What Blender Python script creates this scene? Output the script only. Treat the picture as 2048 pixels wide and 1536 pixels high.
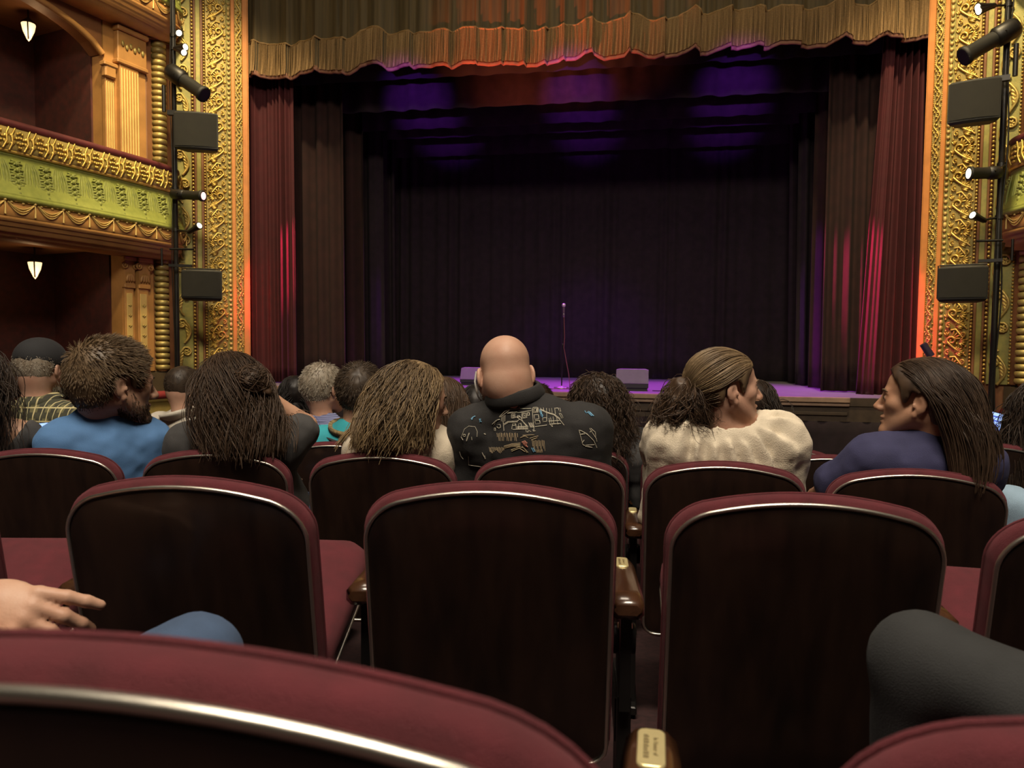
import bpy, math, random
import numpy as np
from math import sin, cos, pi, radians, sqrt, atan2
from mathutils import Vector, Matrix, Euler
for o in list(bpy.data.objects): bpy.data.objects.remove(o)
SC = bpy.context.scene
COL = SC.collection
RNG = np.random.default_rng(7)
# ------------------------------------------------------------------ camera
FPX, PCX, PCY = 1450.0, 1024.0, 768.0
YAW, PITCH, ROLL = radians(9.8), radians(2.9), 0.0104
CAM = np.array([0.0, 0.0, 1.04])
_f = np.array([-sin(YAW)*cos(PITCH), cos(YAW)*cos(PITCH), -sin(PITCH)])
_r0 = np.array([cos(YAW), sin(YAW), 0.0]); _u0 = np.cross(_r0, _f)
CR = _r0*cos(ROLL) + _u0*sin(ROLL); CU = -_r0*sin(ROLL) + _u0*cos(ROLL); CF = _f
cd = bpy.data.cameras.new('camera'); cam = bpy.data.objects.new('camera', cd); COL.objects.link(cam)
cd.sensor_width = 36; cd.lens = FPX/2048*36; cd.clip_start = .02; cd.clip_end = 100
cam.matrix_world = Matrix(((CR[0], CU[0], -CF[0], CAM[0]), (CR[1], CU[1], -CF[1], CAM[1]), (CR[2], CU[2], -CF[2], CAM[2]), (0, 0, 0, 1)))
cd.dof.use_dof = True; cd.dof.focus_distance = 3.2; cd.dof.aperture_fstop = 7.5
SC.camera = cam
SC.view_settings.view_transform = 'Standard'; SC.view_settings.look = 'None'
SC.view_settings.gamma = 1; SC.view_settings.exposure = 0.0; SC.view_settings.use_curve_mapping = False
def ray(px, py):
    d = CF + CR*(px-PCX)/FPX - CU*(py-PCY)/FPX
    return d
def at(px, py, Y=None, X=None, Z=None):
    "point where the sight line of a pixel meets the plane Y, X or Z = const"
    d = ray(px, py)
    t = (Y-CAM[1])/d[1] if Y is not None else (X-CAM[0])/d[0] if X is not None else (Z-CAM[2])/d[2]
    return CAM + d*t
def proj(p):
    v = np.asarray(p, float) - CAM; z = v@CF
    return (PCX + FPX*(v@CR)/z, PCY - FPX*(v@CU)/z, z)
# ------------------------------------------------------------------ world and lights
w = bpy.data.worlds.new('world'); SC.world = w; w.use_nodes = True
w.node_tree.nodes['Background'].inputs[0].default_value = (1, .80, .55, 1)
w.node_tree.nodes['Background'].inputs[1].default_value = .009
def light(name, kind, loc, target, energy, color, size=.3, spot=None, blend=.5, shape=None, size_y=None):
    ld = bpy.data.lights.new(name, kind); lo = bpy.data.objects.new(name, ld); COL.objects.link(lo)
    ld.energy = energy; ld.color = color
    lo.location = loc
    lo.rotation_euler = (Vector(target)-Vector(loc)).to_track_quat('-Z', 'Y').to_euler()
    if kind == 'AREA':
        ld.size = size
        if size_y: ld.shape = 'RECTANGLE'; ld.size_y = size_y
    elif kind == 'SPOT':
        ld.shadow_soft_size = size; ld.spot_size = radians(spot); ld.spot_blend = blend
    else: ld.shadow_soft_size = size
    return lo
WARM = (1.0, .86, .68)
# house lights under the ceiling, over the seats
light('house_light_rear', 'AREA', (.1, -1.6, 8.4), (-.6, 3.4, .7), 950, WARM, 4.0, size_y=1.6)
light('house_light_front', 'AREA', (-1.0, 3.6, 9.0), (-1.0, 3.6, 0), 200, WARM, 3.2, size_y=1.4)
# warm spots on the two gilded frames and box fronts, from high above
light('frame_spot_west', 'SPOT', (-5.2, 8.2, 9.5), (-7.4, 11.6, 3.2), 2700, (1, .78, .44), .2, 50, .7)
light('frame_spot_east', 'SPOT', (2.6, 8.2, 9.5), (4.8, 11.6, 3.2), 2700, (1, .78, .44), .2, 50, .7)
light('box_spot_west', 'SPOT', (-4.5, 6.5, 8.5), (-8.5, 9.8, 3.0), 1500, (1, .80, .42), .2, 46, .8)
light('box_spot_east', 'SPOT', (1.9, 6.5, 8.5), (5.9, 9.8, 3.0), 1300, (1, .80, .42), .2, 46, .8)
light('valance_wash', 'SPOT', (-1.3, 5.5, 9.0), (-1.3, 12.1, 6.3), 310, (1, .78, .42), .4, 90, .8)
# red footlight that grazes the fringe of the valance
light('red_footlight', 'SPOT', (-5.0, 9.4, .1), (-2.0, 12.0, 5.75), 5200, (1, .19, .08), .05, 33, 1.0)
# stage washes, hung just under the borders
light('stage_wash_west', 'SPOT', (-3.4, 13.8, 5.4), (-3.2, 13.2, .34), 1900, (.60, .055, .85), .3, 74, .7)
light('stage_wash_east', 'SPOT', (1.2, 13.8, 5.4), (1.0, 13.2, .34), 2100, (.60, .055, .85), .3, 74, .7)
light('stage_wash_back', 'SPOT', (-1.1, 15.0, 5.4), (-1.1, 14.9, .34), 500, (.42, .06, 1.0), .3, 80, .6)
light('stage_magenta_east', 'SPOT', (1.1, 12.30, 5.3), (3.1, 12.5, 2.8), 4600, (1, .05, .25), .08, 24, .8)
light('stage_magenta_west', 'SPOT', (-3.8, 12.38, 5.3), (-6.0, 12.42, 2.9), 4800, (1, .05, .2), .08, 18, .8)
light('leg_light_west', 'SPOT', (.6, 14.6, 5.1), (-5.3, 13.9, 2.0), 2600, (.45, .05, .9), .1, 27, .7)
light('leg_light_east', 'SPOT', (-3.2, 14.6, 5.1), (2.7, 13.9, 2.0), 2600, (.45, .05, .9), .1, 27, .7)
for n, px in enumerate((865, 1165, 1460)):      # violet front-of-house spots on the borders
    q = at(px, 226-.04*(px-865), Y=14.6)
    light('border_spot', 'SPOT', (q[0]*.8-.2, 4.0, 4.0), tuple(q), 6500, (.34, .05, 1.0), .1, 9.5, 1.0)
# ------------------------------------------------------------------ materials
MATS = {}
def nd(nt, t, x=0, y=0, **kw):
    n = nt.nodes.new(t); n.location = (x, y)
    for k, v in kw.items(): setattr(n, k, v)
    return n
def mat(name, base=(.5, .5, .5), rough=.6, metal=0., var=0., vscale=8., vstretch=(1, 1, 1), bump=0., bscale=60., bstretch=(1, 1, 1),
        coat=0., sheen=0., emit=None, estr=0., col2=None, spec=.5, coord='Object', attr=None, trans=0., alpha=1., sss=0., detail=4.):
    if name in MATS: return MATS[name]
    m = bpy.data.materials.new(name); m.use_nodes = True; MATS[name] = m
    nt = m.node_tree; b = nt.nodes['Principled BSDF']; L = nt.links.new
    b.inputs['Base Color'].default_value = (*base, 1); b.inputs['Roughness'].default_value = rough
    b.inputs['Metallic'].default_value = metal; b.inputs['Specular IOR Level'].default_value = spec
    b.inputs['Coat Weight'].default_value = coat; b.inputs['Coat Roughness'].default_value = .12
    b.inputs['Sheen Weight'].default_value = sheen; b.inputs['Sheen Roughness'].default_value = .4
    b.inputs['Transmission Weight'].default_value = trans; b.inputs['Alpha'].default_value = alpha
    if sheen: b.inputs['Sheen Tint'].default_value = (*[min(1, c*2+.1) for c in base], 1)
    if sss:
        b.inputs['Subsurface Weight'].default_value = sss; b.inputs['Subsurface Radius'].default_value = (.012, .005, .003)
        b.inputs['Subsurface Scale'].default_value = 1.0
    if emit: b.inputs['Emission Color'].default_value = (*emit, 1); b.inputs['Emission Strength'].default_value = estr
    tc = nd(nt, 'ShaderNodeTexCoord', -1100, 0)
    if var > 0 or col2 is not None or attr:
        mix = nd(nt, 'ShaderNodeMix', -300, 200, data_type='RGBA')
        c2 = col2 if col2 is not None else tuple(max(0, c*(1-var)) for c in base)
        c1 = base if col2 is not None else tuple(min(1, c*(1+var)) for c in base)
        mix.inputs[6].default_value = (*c1, 1); mix.inputs[7].default_value = (*c2, 1)
        if attr:
            a = nd(nt, 'ShaderNodeAttribute', -600, 200, attribute_name=attr)
            L(a.outputs['Fac'], mix.inputs[0])
        else:
            mp = nd(nt, 'ShaderNodeMapping', -900, 200); mp.inputs['Scale'].default_value = vstretch
            L(tc.outputs[coord], mp.inputs[0])
            nz = nd(nt, 'ShaderNodeTexNoise', -700, 200); nz.inputs['Scale'].default_value = vscale; nz.inputs['Detail'].default_value = detail
            L(mp.outputs[0], nz.inputs[0])
            rp = nd(nt, 'ShaderNodeMapRange', -500, 200); rp.inputs[1].default_value = .3; rp.inputs[2].default_value = .7
            L(nz.outputs[0], rp.inputs[0]); L(rp.outputs[0], mix.inputs[0])
        L(mix.outputs[2], b.inputs['Base Color'])
    if bump > 0:
        mp = nd(nt, 'ShaderNodeMapping', -900, -200); mp.inputs['Scale'].default_value = bstretch
        L(tc.outputs[coord], mp.inputs[0])
        nz = nd(nt, 'ShaderNodeTexNoise', -700, -200); nz.inputs['Scale'].default_value = bscale; nz.inputs['Detail'].default_value = 3
        L(mp.outputs[0], nz.inputs[0])
        bp = nd(nt, 'ShaderNodeBump', -300, -200); bp.inputs['Strength'].default_value = bump; bp.inputs['Distance'].default_value = .01
        L(nz.outputs[0], bp.inputs['Height']); L(bp.outputs[0], b.inputs['Normal'])
    return m
def M_(): pass
GOLD = mat('gilt', (.78, .54, .14), .38, .7, col2=(.55, .38, .09), vscale=9, bump=.25, bscale=70)
GOLD_DULL = mat('gilt_dull', (.42, .30, .09), .5, .45, col2=(.30, .24, .08), vscale=7, bump=.3, bscale=60)
GREEN_GOLD = mat('olive_gilt', (.36, .31, .09), .55, .3, col2=(.24, .24, .08), vscale=12, bump=.3, bscale=90)
ORANGE = mat('orange_paint', (.60, .235, .06), .5, .1, var=.12, vscale=5, bump=.1)
RUST = mat('rust_paint', (.20, .085, .032), .55, .05, var=.15, vscale=4, bump=.1)
TAN = mat('ochre_paint', (.40, .20, .06), .55, .1, var=.15, vscale=4, bump=.15)
CREAMG = mat('pale_gilt', (.62, .44, .15), .5, .3, var=.12, vscale=4)
LIME = mat('green_plaster', (.30, .32, .065), .6, .05, col2=(.22, .25, .05), vscale=10, bump=.25, bscale=50)
LIMED = mat('green_plaster_dark', (.20, .22, .05), .6, .05, var=.2, vscale=10, bump=.25, bscale=50)
BLACKM = mat('black_metal', (.008, .007, .0065), .45, .3, var=.2)
BLACKP = mat('black_box', (.007, .0065, .005), .6, 0, var=.2, bump=.3, bscale=300)
GRILLE = mat('speaker_grille', (.010, .009, .0065), .7, .1, var=.2, bump=.8, bscale=500)
MAROON = mat('maroon_pad', (.085, .012, .014), .6, 0, var=.2, sheen=.2)
DARKWALL = mat('dark_wainscot', (.060, .042, .020), .7, 0, var=.3, vscale=3, bump=.1)
CHROME = mat('silver_trim', (.70, .66, .58), .34, 1.0)
WOOD = mat('dark_walnut', (.022, .0105, .0065), .38, 0, col2=(.008, .004, .0028), vscale=5, vstretch=(5, 5, .45), coat=.25, detail=8, spec=.4)
ARMW = mat('armrest_wood', (.062, .026, .012), .25, 0, col2=(.036, .014, .006), vscale=18, vstretch=(3, .5, 3), coat=.6)
REDF = mat('red_seat_fabric', (.100, .0115, .018), .85, 0, var=.18, vscale=30, bump=.5, bscale=900, sheen=.25)
BRASS = mat('brass_plaque', (.78, .66, .34), .35, .6, var=.08, vscale=20)
INK = mat('engraving', (.14, .10, .04), .7)
# ------------------------------------------------------------------ mesh helpers
def tag(o, label, cat, group=None, kind=None):
    o['label'] = label; o['category'] = cat
    if group: o['group'] = group
    if kind: o['kind'] = kind
    return o
def struct(o, label=None, cat=None):
    o['kind'] = 'structure'
    if label: o['label'] = label
    if cat: o['category'] = cat
    return o
def empty(name, loc=(0, 0, 0), rz=0):
    o = bpy.data.objects.new(name, None); COL.objects.link(o); o.location = loc; o.rotation_euler = (0, 0, rz); o.empty_display_size = .1
    return o
def mesh_np(name, V, F, material, parent=None, smooth=True, attrs=None):
    "V (n,3); F list/array of polygons"
    me = bpy.data.meshes.new(name)
    V = np.asarray(V, np.float32)
    if isinstance(F, np.ndarray):
        n, k = F.shape
        me.vertices.add(len(V)); me.vertices.foreach_set('co', V.ravel())
        me.loops.add(n*k); me.loops.foreach_set('vertex_index', F.astype(np.int32).ravel())
        me.polygons.add(n); me.polygons.foreach_set('loop_start', np.arange(0, n*k, k, dtype=np.int32))
        me.update(calc_edges=True); me.validate()
    else:
        me.from_pydata(V.tolist(), [], F); me.update()
    if smooth: me.polygons.foreach_set('use_smooth', np.ones(len(me.polygons), bool))
    if attrs:
        for an, av in attrs.items():
            a = me.attributes.new(an, 'FLOAT', 'POINT'); a.data.foreach_set('value', np.asarray(av, np.float32))
    if material is not None: me.materials.append(material)
    return link(name, me, parent)
def link(name, me, parent=None):
    o = bpy.data.objects.new(name, me); COL.objects.link(o)
    if parent is not None: o.parent = parent
    return o
class MB:
    "collects shapes into one mesh"
    def __init__(s): s.V = []; s.F = []; s.sm = []
    def add(s, V, F, smooth=True):
        b = len(s.V); s.V += [tuple(map(float, v)) for v in V]; s.F += [tuple(int(i)+b for i in f) for f in F]; s.sm += [smooth]*len(F); return s
    def box(s, lo, hi, bev=0.):
        x0, y0, z0 = lo; x1, y1, z1 = hi
        if bev <= 0:
            V = [(x, y, z) for z in (z0, z1) for y in (y0, y1) for x in (x0, x1)]
            F = [(0, 2, 3, 1), (4, 5, 7, 6), (0, 1, 5, 4), (2, 6, 7, 3), (0, 4, 6, 2), (1, 3, 7, 5)]
            return s.add(V, F, False)
        b = bev
        def ring(e, z): return [(x0+e+b, y0+e, z), (x1-e-b, y0+e, z), (x1-e, y0+e+b, z), (x1-e, y1-e-b, z), (x1-e-b, y1-e, z), (x0+e+b, y1-e, z), (x0+e, y1-e-b, z), (x0+e, y0+e+b, z)]
        R = [ring(b, z0), ring(0, z0+b), ring(0, z1-b), ring(b, z1)]
        return s.rings(R, caps=True, smooth=False)
    def rings(s, R, caps=False, closed=True, smooth=True, loop=False):
        n = len(R[0]); V = [p for r in R for p in r]; F = []
        m = len(R)
        for i in range(m if loop else m-1):
            i2 = (i+1) % m
            for j in range(n if closed else n-1):
                j2 = (j+1) % n
                F.append((i*n+j, i*n+j2, i2*n+j2, i2*n+j))
        s.add(V, F, smooth)
        if caps:
            s.add(R[0], [tuple(range(n-1, -1, -1))], False); s.add(R[-1], [tuple(range(n))], False)
        return s
    def tube(s, pts, rad, n=8, caps=True, flat=1., up=None, loop=False, smooth=True):
        P = [Vector(p) for p in pts]; m = len(P)
        if not hasattr(rad, '__len__'): rad = [rad]*m
        R = []; nrm = None
        for i in range(m):
            t = (P[(i+1) % m]-P[i-1]) if loop else (P[min(i+1, m-1)]-P[max(i-1, 0)])
            t = t.normalized() if t.length > 1e-9 else Vector((0, 0, 1))
            if up is not None: a = Vector(up)
            elif nrm is None: a = Vector((0, 0, 1)) if abs(t.z) < .9 else Vector((1, 0, 0))
            else: a = nrm
            a = (a - t*a.dot(t)); a = a.normalized() if a.length > 1e-6 else t.orthogonal().normalized()
            nrm = a; b = t.cross(a)
            R.append([P[i]+a*(cos(2*pi*k/n)*rad[i]*flat)+b*(sin(2*pi*k/n)*rad[i]) for k in range(n)])
        return s.rings(R, caps=caps and not loop, smooth=smooth, loop=loop)
    def lathe(s, prof, c=(0, 0, 0), n=16, axis=None, caps=True):
        "prof list of (r, h) about +Z, or about the given axis"
        c = Vector(c)
        if axis is None: q = Matrix.Identity(3)
        else: q = Vector(axis).to_track_quat('Z', 'Y').to_matrix()
        R = [[c+q@Vector((max(r, 1e-4)*cos(2*pi*k/n), max(r, 1e-4)*sin(2*pi*k/n), h)) for k in range(n)] for r, h in prof]
        return s.rings(R, caps=caps)
    def ball(s, c, r, n=8, m=6, q=None):
        "ellipsoid with radii r"
        if not hasattr(r, '__len__'): r = (r, r, r)
        c = Vector(c); R = []
        for i in range(m+1):
            a = -pi/2+pi*i/m; ca = max(cos(a), .02)
            ring = []
            for k in range(n):
                v = Vector((r[0]*ca*cos(2*pi*k/n), r[1]*ca*sin(2*pi*k/n), r[2]*sin(a)))
                ring.append(c+(q@v if q is not None else v))
            R.append(ring)
        return s.rings(R, caps=True)
    def xform(s, M):
        s.V = [tuple(M@Vector(v)) for v in s.V]; return s
    def mesh(s, name, material):
        me = bpy.data.meshes.new(name); me.from_pydata(s.V, [], s.F); me.update()
        me.polygons.foreach_set('use_smooth', s.sm)
        if material is not None: me.materials.append(material)
        return me
    def build(s, name, material, parent=None):
        return link(name, s.mesh(name, material), parent)
# ================================================================== the house and the stage
XC = -1.315
ZS = .34                       # stage level
Y0 = .41                       # nearest row
def zfloor(Y): return -.1*(min(max(Y, -3), 8.0)-Y0)
MIR = Matrix.Translation((XC, 0, 0)) @ Matrix.Diagonal((-1, 1, 1, 1)) @ Matrix.Translation((-XC, 0, 0))
def copy_tree(o, parent=None, M=None):
    c = o.copy(); COL.objects.link(c); c.parent = parent
    if parent is None:
        M0 = Matrix.LocRotScale(o.location, o.rotation_euler, o.scale)
        c.matrix_world = (M @ M0) if M is not None else M0
    for ch in list(o.children): copy_tree(ch, c)
    return c
CARPET = mat('house_carpet', (.030, .010, .010), .95, 0, var=.4, vscale=40)
STAGEF = mat('stage_boards', (.26, .24, .26), .5, 0, col2=(.15, .14, .15), vscale=3, vstretch=(1, 14, 1), coat=.1)
LIPM = mat('stage_lip', (.30, .20, .14), .5, 0, var=.2)
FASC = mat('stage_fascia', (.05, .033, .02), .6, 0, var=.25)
VELVET_BLK = mat('black_velour', (.015, .008, .011), .95, 0, var=.3, vscale=6)
VELVET_MAR = mat('dark_maroon_velour', (.021, .0056, .0042), .95, 0, var=.25, vscale=5)
VELVET_RED = mat('red_velour', (.052, .0035, .006), .85, 0, var=.15, vscale=6)
OLIVE = mat('olive_gold_cloth', (.105, .070, .024), .75, .0, col2=(.050, .036, .013), vscale=3, vstretch=(6, 6, .3), bump=.3, bscale=40, bstretch=(6, 6, .3), sheen=.15)
FRINGE = mat('gold_fringe', (.26, .155, .055), .65, .05, var=.25, vscale=60)
HEMM = mat('rose_hem', (.20, .085, .05), .75, 0, var=.2)
WALLP = mat('red_damask', (.070, .012, .008), .75, 0, col2=(.034, .008, .006), vscale=9, detail=10)
BLACKWALL = mat('black_wall', (.008, .007, .008), .9)
# floor
ys = [-2.0, 8.0, 11.5]; V = []; F = []
for y in ys: V += [(-10.6, y, zfloor(y)), (8.0, y, zfloor(y))]
m = MB(); m.add(V+[(v[0], v[1], v[2]-.15) for v in V], [(0, 1, 3, 2), (2, 3, 5, 4), (6, 8, 9, 7), (8, 10, 11, 9), (0, 6, 7, 1), (4, 5, 11, 10)], False)
struct(m.build('floor', CARPET))
# stage
m = MB(); m.box((-10.6, 11.5, ZS-.12), (8.0, 18.0, ZS)); struct(m.build('floor_stage', STAGEF), 'purple lit wooden stage floor', 'stage floor')
lip = MB(); lip.box((-9.4, 11.42, ZS-.075), (3.12, 11.5, ZS+.004), .008); lip.box((-9.4, 11.45, ZS-.13), (3.12, 11.5, ZS-.085), .006)
struct(lip.build('trim_3', LIPM), 'moulded lip along the front edge of the stage', 'trim')
m = MB(); m.box((-9.4, 11.5, ZS-.36), (8.0, 11.62, ZS-.12)); m.box((-9.4, 11.47, ZS-.27), (3.1, 11.5, ZS-.22), .006); m.box((3.12, 11.48, ZS-.125), (8.0, 11.5, ZS-.002)); struct(m.build('wall_stage_front', FASC))  # last box is a dark strip added over the house-lit slab edge
m = MB(); m.box((-10.6, 17.6, -.8), (8, 17.75, 9)); struct(m.build('wall_back', BLACKWALL))
m = MB(); m.box((-10.75, 12.4, -.8), (-10.6, 17.75, 9)); struct(m.build('wall_stage_left', BLACKWALL))
m = MB(); m.box((8.0, 12.4, -.8), (8.15, 17.75, 9)); struct(m.build('wall_stage_right', BLACKWALL))
m = MB(); m.box((-10.6, 11.6, 8.9), (8, 17.75, 9)); struct(m.build('ceiling_stage', BLACKWALL))
# ------------------------------------------------------------------ drapery
def smooth_noise(n, seed, k):
    r = np.random.default_rng(seed); x = np.linspace(0, k, n); c = r.normal(size=k+3)
    i = np.floor(x).astype(int); f = x-i; f = f*f*(3-2*f)
    return c[i]*(1-f)+c[i+1]*f
def drape(name, top, bot, Y, material, folds, amp, seed, parent=None, nz=14, nx=None, sharp=.35, thick=.012, slump=0., yb=0.):
    "top, bot: lists of (X, z) outlines with the same count (left to right); folds run between them"
    top = np.array(top, float); bot = np.array(bot, float); nx = nx or folds*10+1
    u = np.linspace(0, 1, nx)
    def rs(a): t = np.linspace(0, 1, len(a)); return np.stack([np.interp(u, t, a[:, 0]), np.interp(u, t, a[:, 1])], 1)
    T = rs(top); B = rs(bot); r = np.random.default_rng(seed)
    ph = 2*pi*folds*u + 1.6*smooth_noise(nx, seed+1, max(3, folds//2))
    w = np.sin(ph); w = np.sign(w)*np.abs(w)**(1-sharp) ; am = amp*(.7+.35*smooth_noise(nx, seed+2, folds))
    yo = am*w + amp*.35*smooth_noise(nx, seed+3, folds*2)
    V = []
    for j in range(nz+1):
        t = j/nz
        P = T*(1-t)+B*t
        g = .75+.25*t
        V.append(np.stack([P[:, 0], Y+yo*g+yb*t*t, P[:, 1]], 1))
    V = np.array(V).reshape(-1, 3)
    idx = np.arange((nz+1)*nx).reshape(nz+1, nx)
    F = np.stack([idx[:-1, :-1], idx[1:, :-1], idx[1:, 1:], idx[:-1, 1:]], -1).reshape(-1, 4)
    V2 = V.copy(); V2[:, 1] += thick
    n = len(V)
    rim = list(idx[0, :])+list(idx[1:, -1])+list(idx[-1, ::-1][1:])+list(idx[::-1, 0][1:-1])
    rim = np.array(rim); rn = np.roll(rim, -1)
    F = np.concatenate([F, F[:, ::-1]+n, np.stack([rim, rn, rn+n, rim+n], 1)])
    return mesh_np(name, np.concatenate([V, V2]), F, material, parent)
def XZ(px, py, Y): p = at(px, py, Y=Y); return (p[0], p[2])
# black drops
tag(drape('backdrop_curtain', [(-8.5, 7.5), (6, 7.5)], [(-8.5, ZS+.01), (6, ZS+.01)], 17.0, VELVET_BLK, 46, .05, 3), 'dark purple-black curtain closing off the back of the stage', 'curtain')
LEGS = [(13.1, 692, 1655, 1638), (14.1, 731, 1632, 1617), (15.2, 768, 1597, 1590), (16.2, 792, 1578, 1575)]
nm = ['nearest the left red curtain', 'second from the left red curtain', 'third from the left red curtain', 'narrowest and farthest back on the left']
nr = ['nearest the right red curtain', 'second from the right red curtain', 'third from the right red curtain', 'narrowest and farthest back on the right']
for i, (Y, xl, xrt, xrb) in enumerate(LEGS):
    a = at(xl, 600, Y=Y)[0]; bt = at(xrt, 220, Y=Y)[0]; bb = at(xrb, 770, Y=Y)[0]
    mt = VELVET_MAR if i < 2 else VELVET_BLK
    tag(drape('leg_curtain', [(a-2.2, 7.4), (a-.06, 7.4)], [(a-2.2, ZS+.015), (a+.02, ZS+.015)], Y, mt, 10, .09, 20+i), 'tall dark stage side curtain '+nm[i], 'curtain', 'dark side curtains on the stage')
    tag(drape('leg_curtain', [(bt, 7.4), (bt+2.2, 7.4)], [(bb, ZS+.015), (bb+2.2, ZS+.015)], Y, mt, 10, .09, 40+i, yb=-.05), 'tall dark stage side curtain '+nr[i], 'curtain', 'dark side curtains on the stage')
BORD = [(12.75, 157, 118, 0), (13.35, 217, 190, 1), (14.35, 255, 232, 2), (15.4, 280, 246, 3), (16.4, 314, 290, 4)]
bn = ['just behind the fringed valance', 'topmost of those catching purple light', 'second down of those catching purple light', 'third down of those catching purple light', 'lowest and farthest back']
for (Y, yl, yr, i) in BORD:
    zl = at(865, yl, Y=Y)[2]; zr = at(1500, yr, Y=Y)[2]; z = (zl+zr)/2
    tag(drape('border_curtain', [(-8.6, 8.4), (6, 8.4)], [(-8.6, z), (6, z)], Y, VELVET_BLK if i else BLACKWALL, 30, .035, 60+i, nz=6), 'wide black overhead stage border, '+bn[i], 'curtain', 'black borders over the stage')
# red house tabs
TY = 12.42
top = [XZ(499, 150, TY), XZ(584, 150, TY)]; bot = [XZ(507, 768, TY), XZ(592, 768, TY)]
tag(drape('red_curtain', [(top[0][0]-.1, 7.0), (top[1][0], 7.0)], [(bot[0][0]-.1, ZS+.02), (bot[1][0], ZS+.02)], TY, VELVET_RED, 9, .10, 5, nz=24), 'red velvet curtain gathered beside the left gilded frame', 'curtain')
RY = 12.46
tag(drape('red_curtain', [(at(1772, 90, Y=RY)[0], 6.6), (at(1852, 90, Y=RY)[0], 6.6)], [(at(1713, 795, Y=RY)[0], ZS-.005), (at(1836, 790, Y=RY)[0]+.02, ZS-.005)], RY, VELVET_RED, 7, .085, 11, nz=24), 'red velvet curtain with a pink lit edge swept in at the right', 'curtain')
# ------------------------------------------------------------------ fringed valance
val = empty('fringed_valance', (XC, 12.1, 7.6))
tag(val, 'olive gold pleated valance with a long cord fringe above the stage', 'valance')
VB = [(480, 157), (497, 155), (540, 159), (580, 158), (600, 150), (640, 145), (690, 151), (700, 152), (735, 131), (760, 133), (775, 141), (800, 137), (890, 134), (900, 140), (907, 138), (925, 128), (985, 135), (1010, 130), (1050, 133), (1075, 135), (1130, 121), (1150, 120), (1180, 108), (1187, 109), (1207, 122), (1250, 118), (1262, 105), (1310, 120), (1360, 112), (1390, 98), (1400, 112), (1450, 103), (1515, 94), (1530, 101), (1560, 92), (1620, 97), (1650, 96), (1690, 74), (1703, 86), (1735, 90), (1772, 73), (1800, 86), (1855, 79), (1880, 78)]
NX = 640; YV = 12.12
pxs = np.linspace(478, 1878, NX); pys = np.interp(pxs, [p[0] for p in VB], [p[1] for p in VB])
bx = np.array([at(a, b, Y=YV) for a, b in zip(pxs, pys)])
XV = bx[:, 0]; ZB = bx[:, 2]
r_ = np.random.default_rng(4)
EDG = [470, 520, 575, 637, 690, 770, 822, 903, 955, 1005, 1050, 1092, 1130, 1187, 1262, 1330, 1400, 1460, 1527, 1600, 1703, 1800, 1890]
ei = np.searchsorted(EDG, pxs)-1; ue = (pxs-np.array(EDG)[ei])/np.diff(EDG)[ei]
fold = -.15*ue**1.6*(.6+.6*np.random.default_rng(2).random(len(EDG)))[ei]+.03*smooth_noise(NX, 6, 70)+.012*smooth_noise(NX, 8, 160)+.05
YF = YV+fold
ZT = ZB+.60+.02*smooth_noise(NX, 9, 20)       # top of the fringe
def sheet(name, rows, material, parent, thick=.012):
    V = np.concatenate(rows); nz = len(rows)
    idx = np.arange(nz*NX).reshape(nz, NX)
    F = np.stack([idx[:-1, :-1], idx[1:, :-1], idx[1:, 1:], idx[:-1, 1:]], -1).reshape(-1, 4)
    V2 = V.copy(); V2[:, 1] += thick; n = len(V)
    F = np.concatenate([F, F[:, ::-1]+n, np.stack([idx[-1, :-1], idx[-1, :-1]+n, idx[-1, 1:]+n, idx[-1, 1:]], 1)])
    o = mesh_np(name, V-np.array([[XC, 12.1, 7.6]]), F, material, parent); return o
rows = []
for t in np.linspace(0, 1, 10):
    z = 7.6*(1-t)+(ZB+.07)*t
    rows.append(np.stack([XV, YF*1+.03*(1-t), z], 1))
sheet('valance_cloth', rows, OLIVE, val)
# hem roll under the fringe
rows = [np.stack([XV, YF-.02+dy, ZB+dz], 1) for dy, dz in ((.03, .10), (-.005, .085), (-.02, .05), (-.018, .015), (.0, 0), (.02, .02))]
sheet('hem', rows, HEMM, val, .02)
# heading cord along the top of the fringe
hd = MB(); hd.tube([(XV[i]-XC, YF[i]-.028-12.1, ZT[i]-7.6) for i in range(0, NX, 2)], .018, 6); hd.build('fringe_heading', FRINGE, val)
# cords of the fringe: hundreds, one joined part
nst = 1250; V = []; F = []
us = np.linspace(0, NX-1.001, nst); ii = us.astype(int); ff = us-ii
def lerp(a): return a[ii]*(1-ff)+a[np.minimum(ii+1, NX-1)]*ff
sx, sy, sb, stp = lerp(XV), lerp(YF), lerp(ZB), lerp(ZT)
off = np.where(r_.random(nst) < .12, .03, .0)+r_.random(nst)*.012
base = 0; Vs = []
segs = 5; k = 3
for j in range(segs):
    t = j/(segs-1)
    z = stp*(1-t)+(sb+.055)*t
    yy = sy-.03-off*(.4+.6*sin(pi*t))-.03*t**3
    xx = sx+.008*np.sin(us*1.7+t*3)*t
    for q in range(k):
        a = 2*pi*q/k+.5; Vs.append(np.stack([xx+.0065*cos(a), yy+.0065*sin(a), z], 1))
Vs = np.array(Vs).reshape(segs, k, nst, 3).transpose(2, 0, 1, 3).reshape(-1, 3)
F = []
for j in range(segs-1):
    for q in range(k):
        F.append((j*k+q, j*k+(q+1) % k, (j+1)*k+(q+1) % k, (j+1)*k+q))
F = np.array(F)[None]+(np.arange(nst)*segs*k)[:, None, None]
fo = mesh_np('fringe', Vs-np.array([[XC, 12.1, 7.6]]), F.reshape(-1, 4), FRINGE, val); fo['kind'] = 'stuff'
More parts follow.
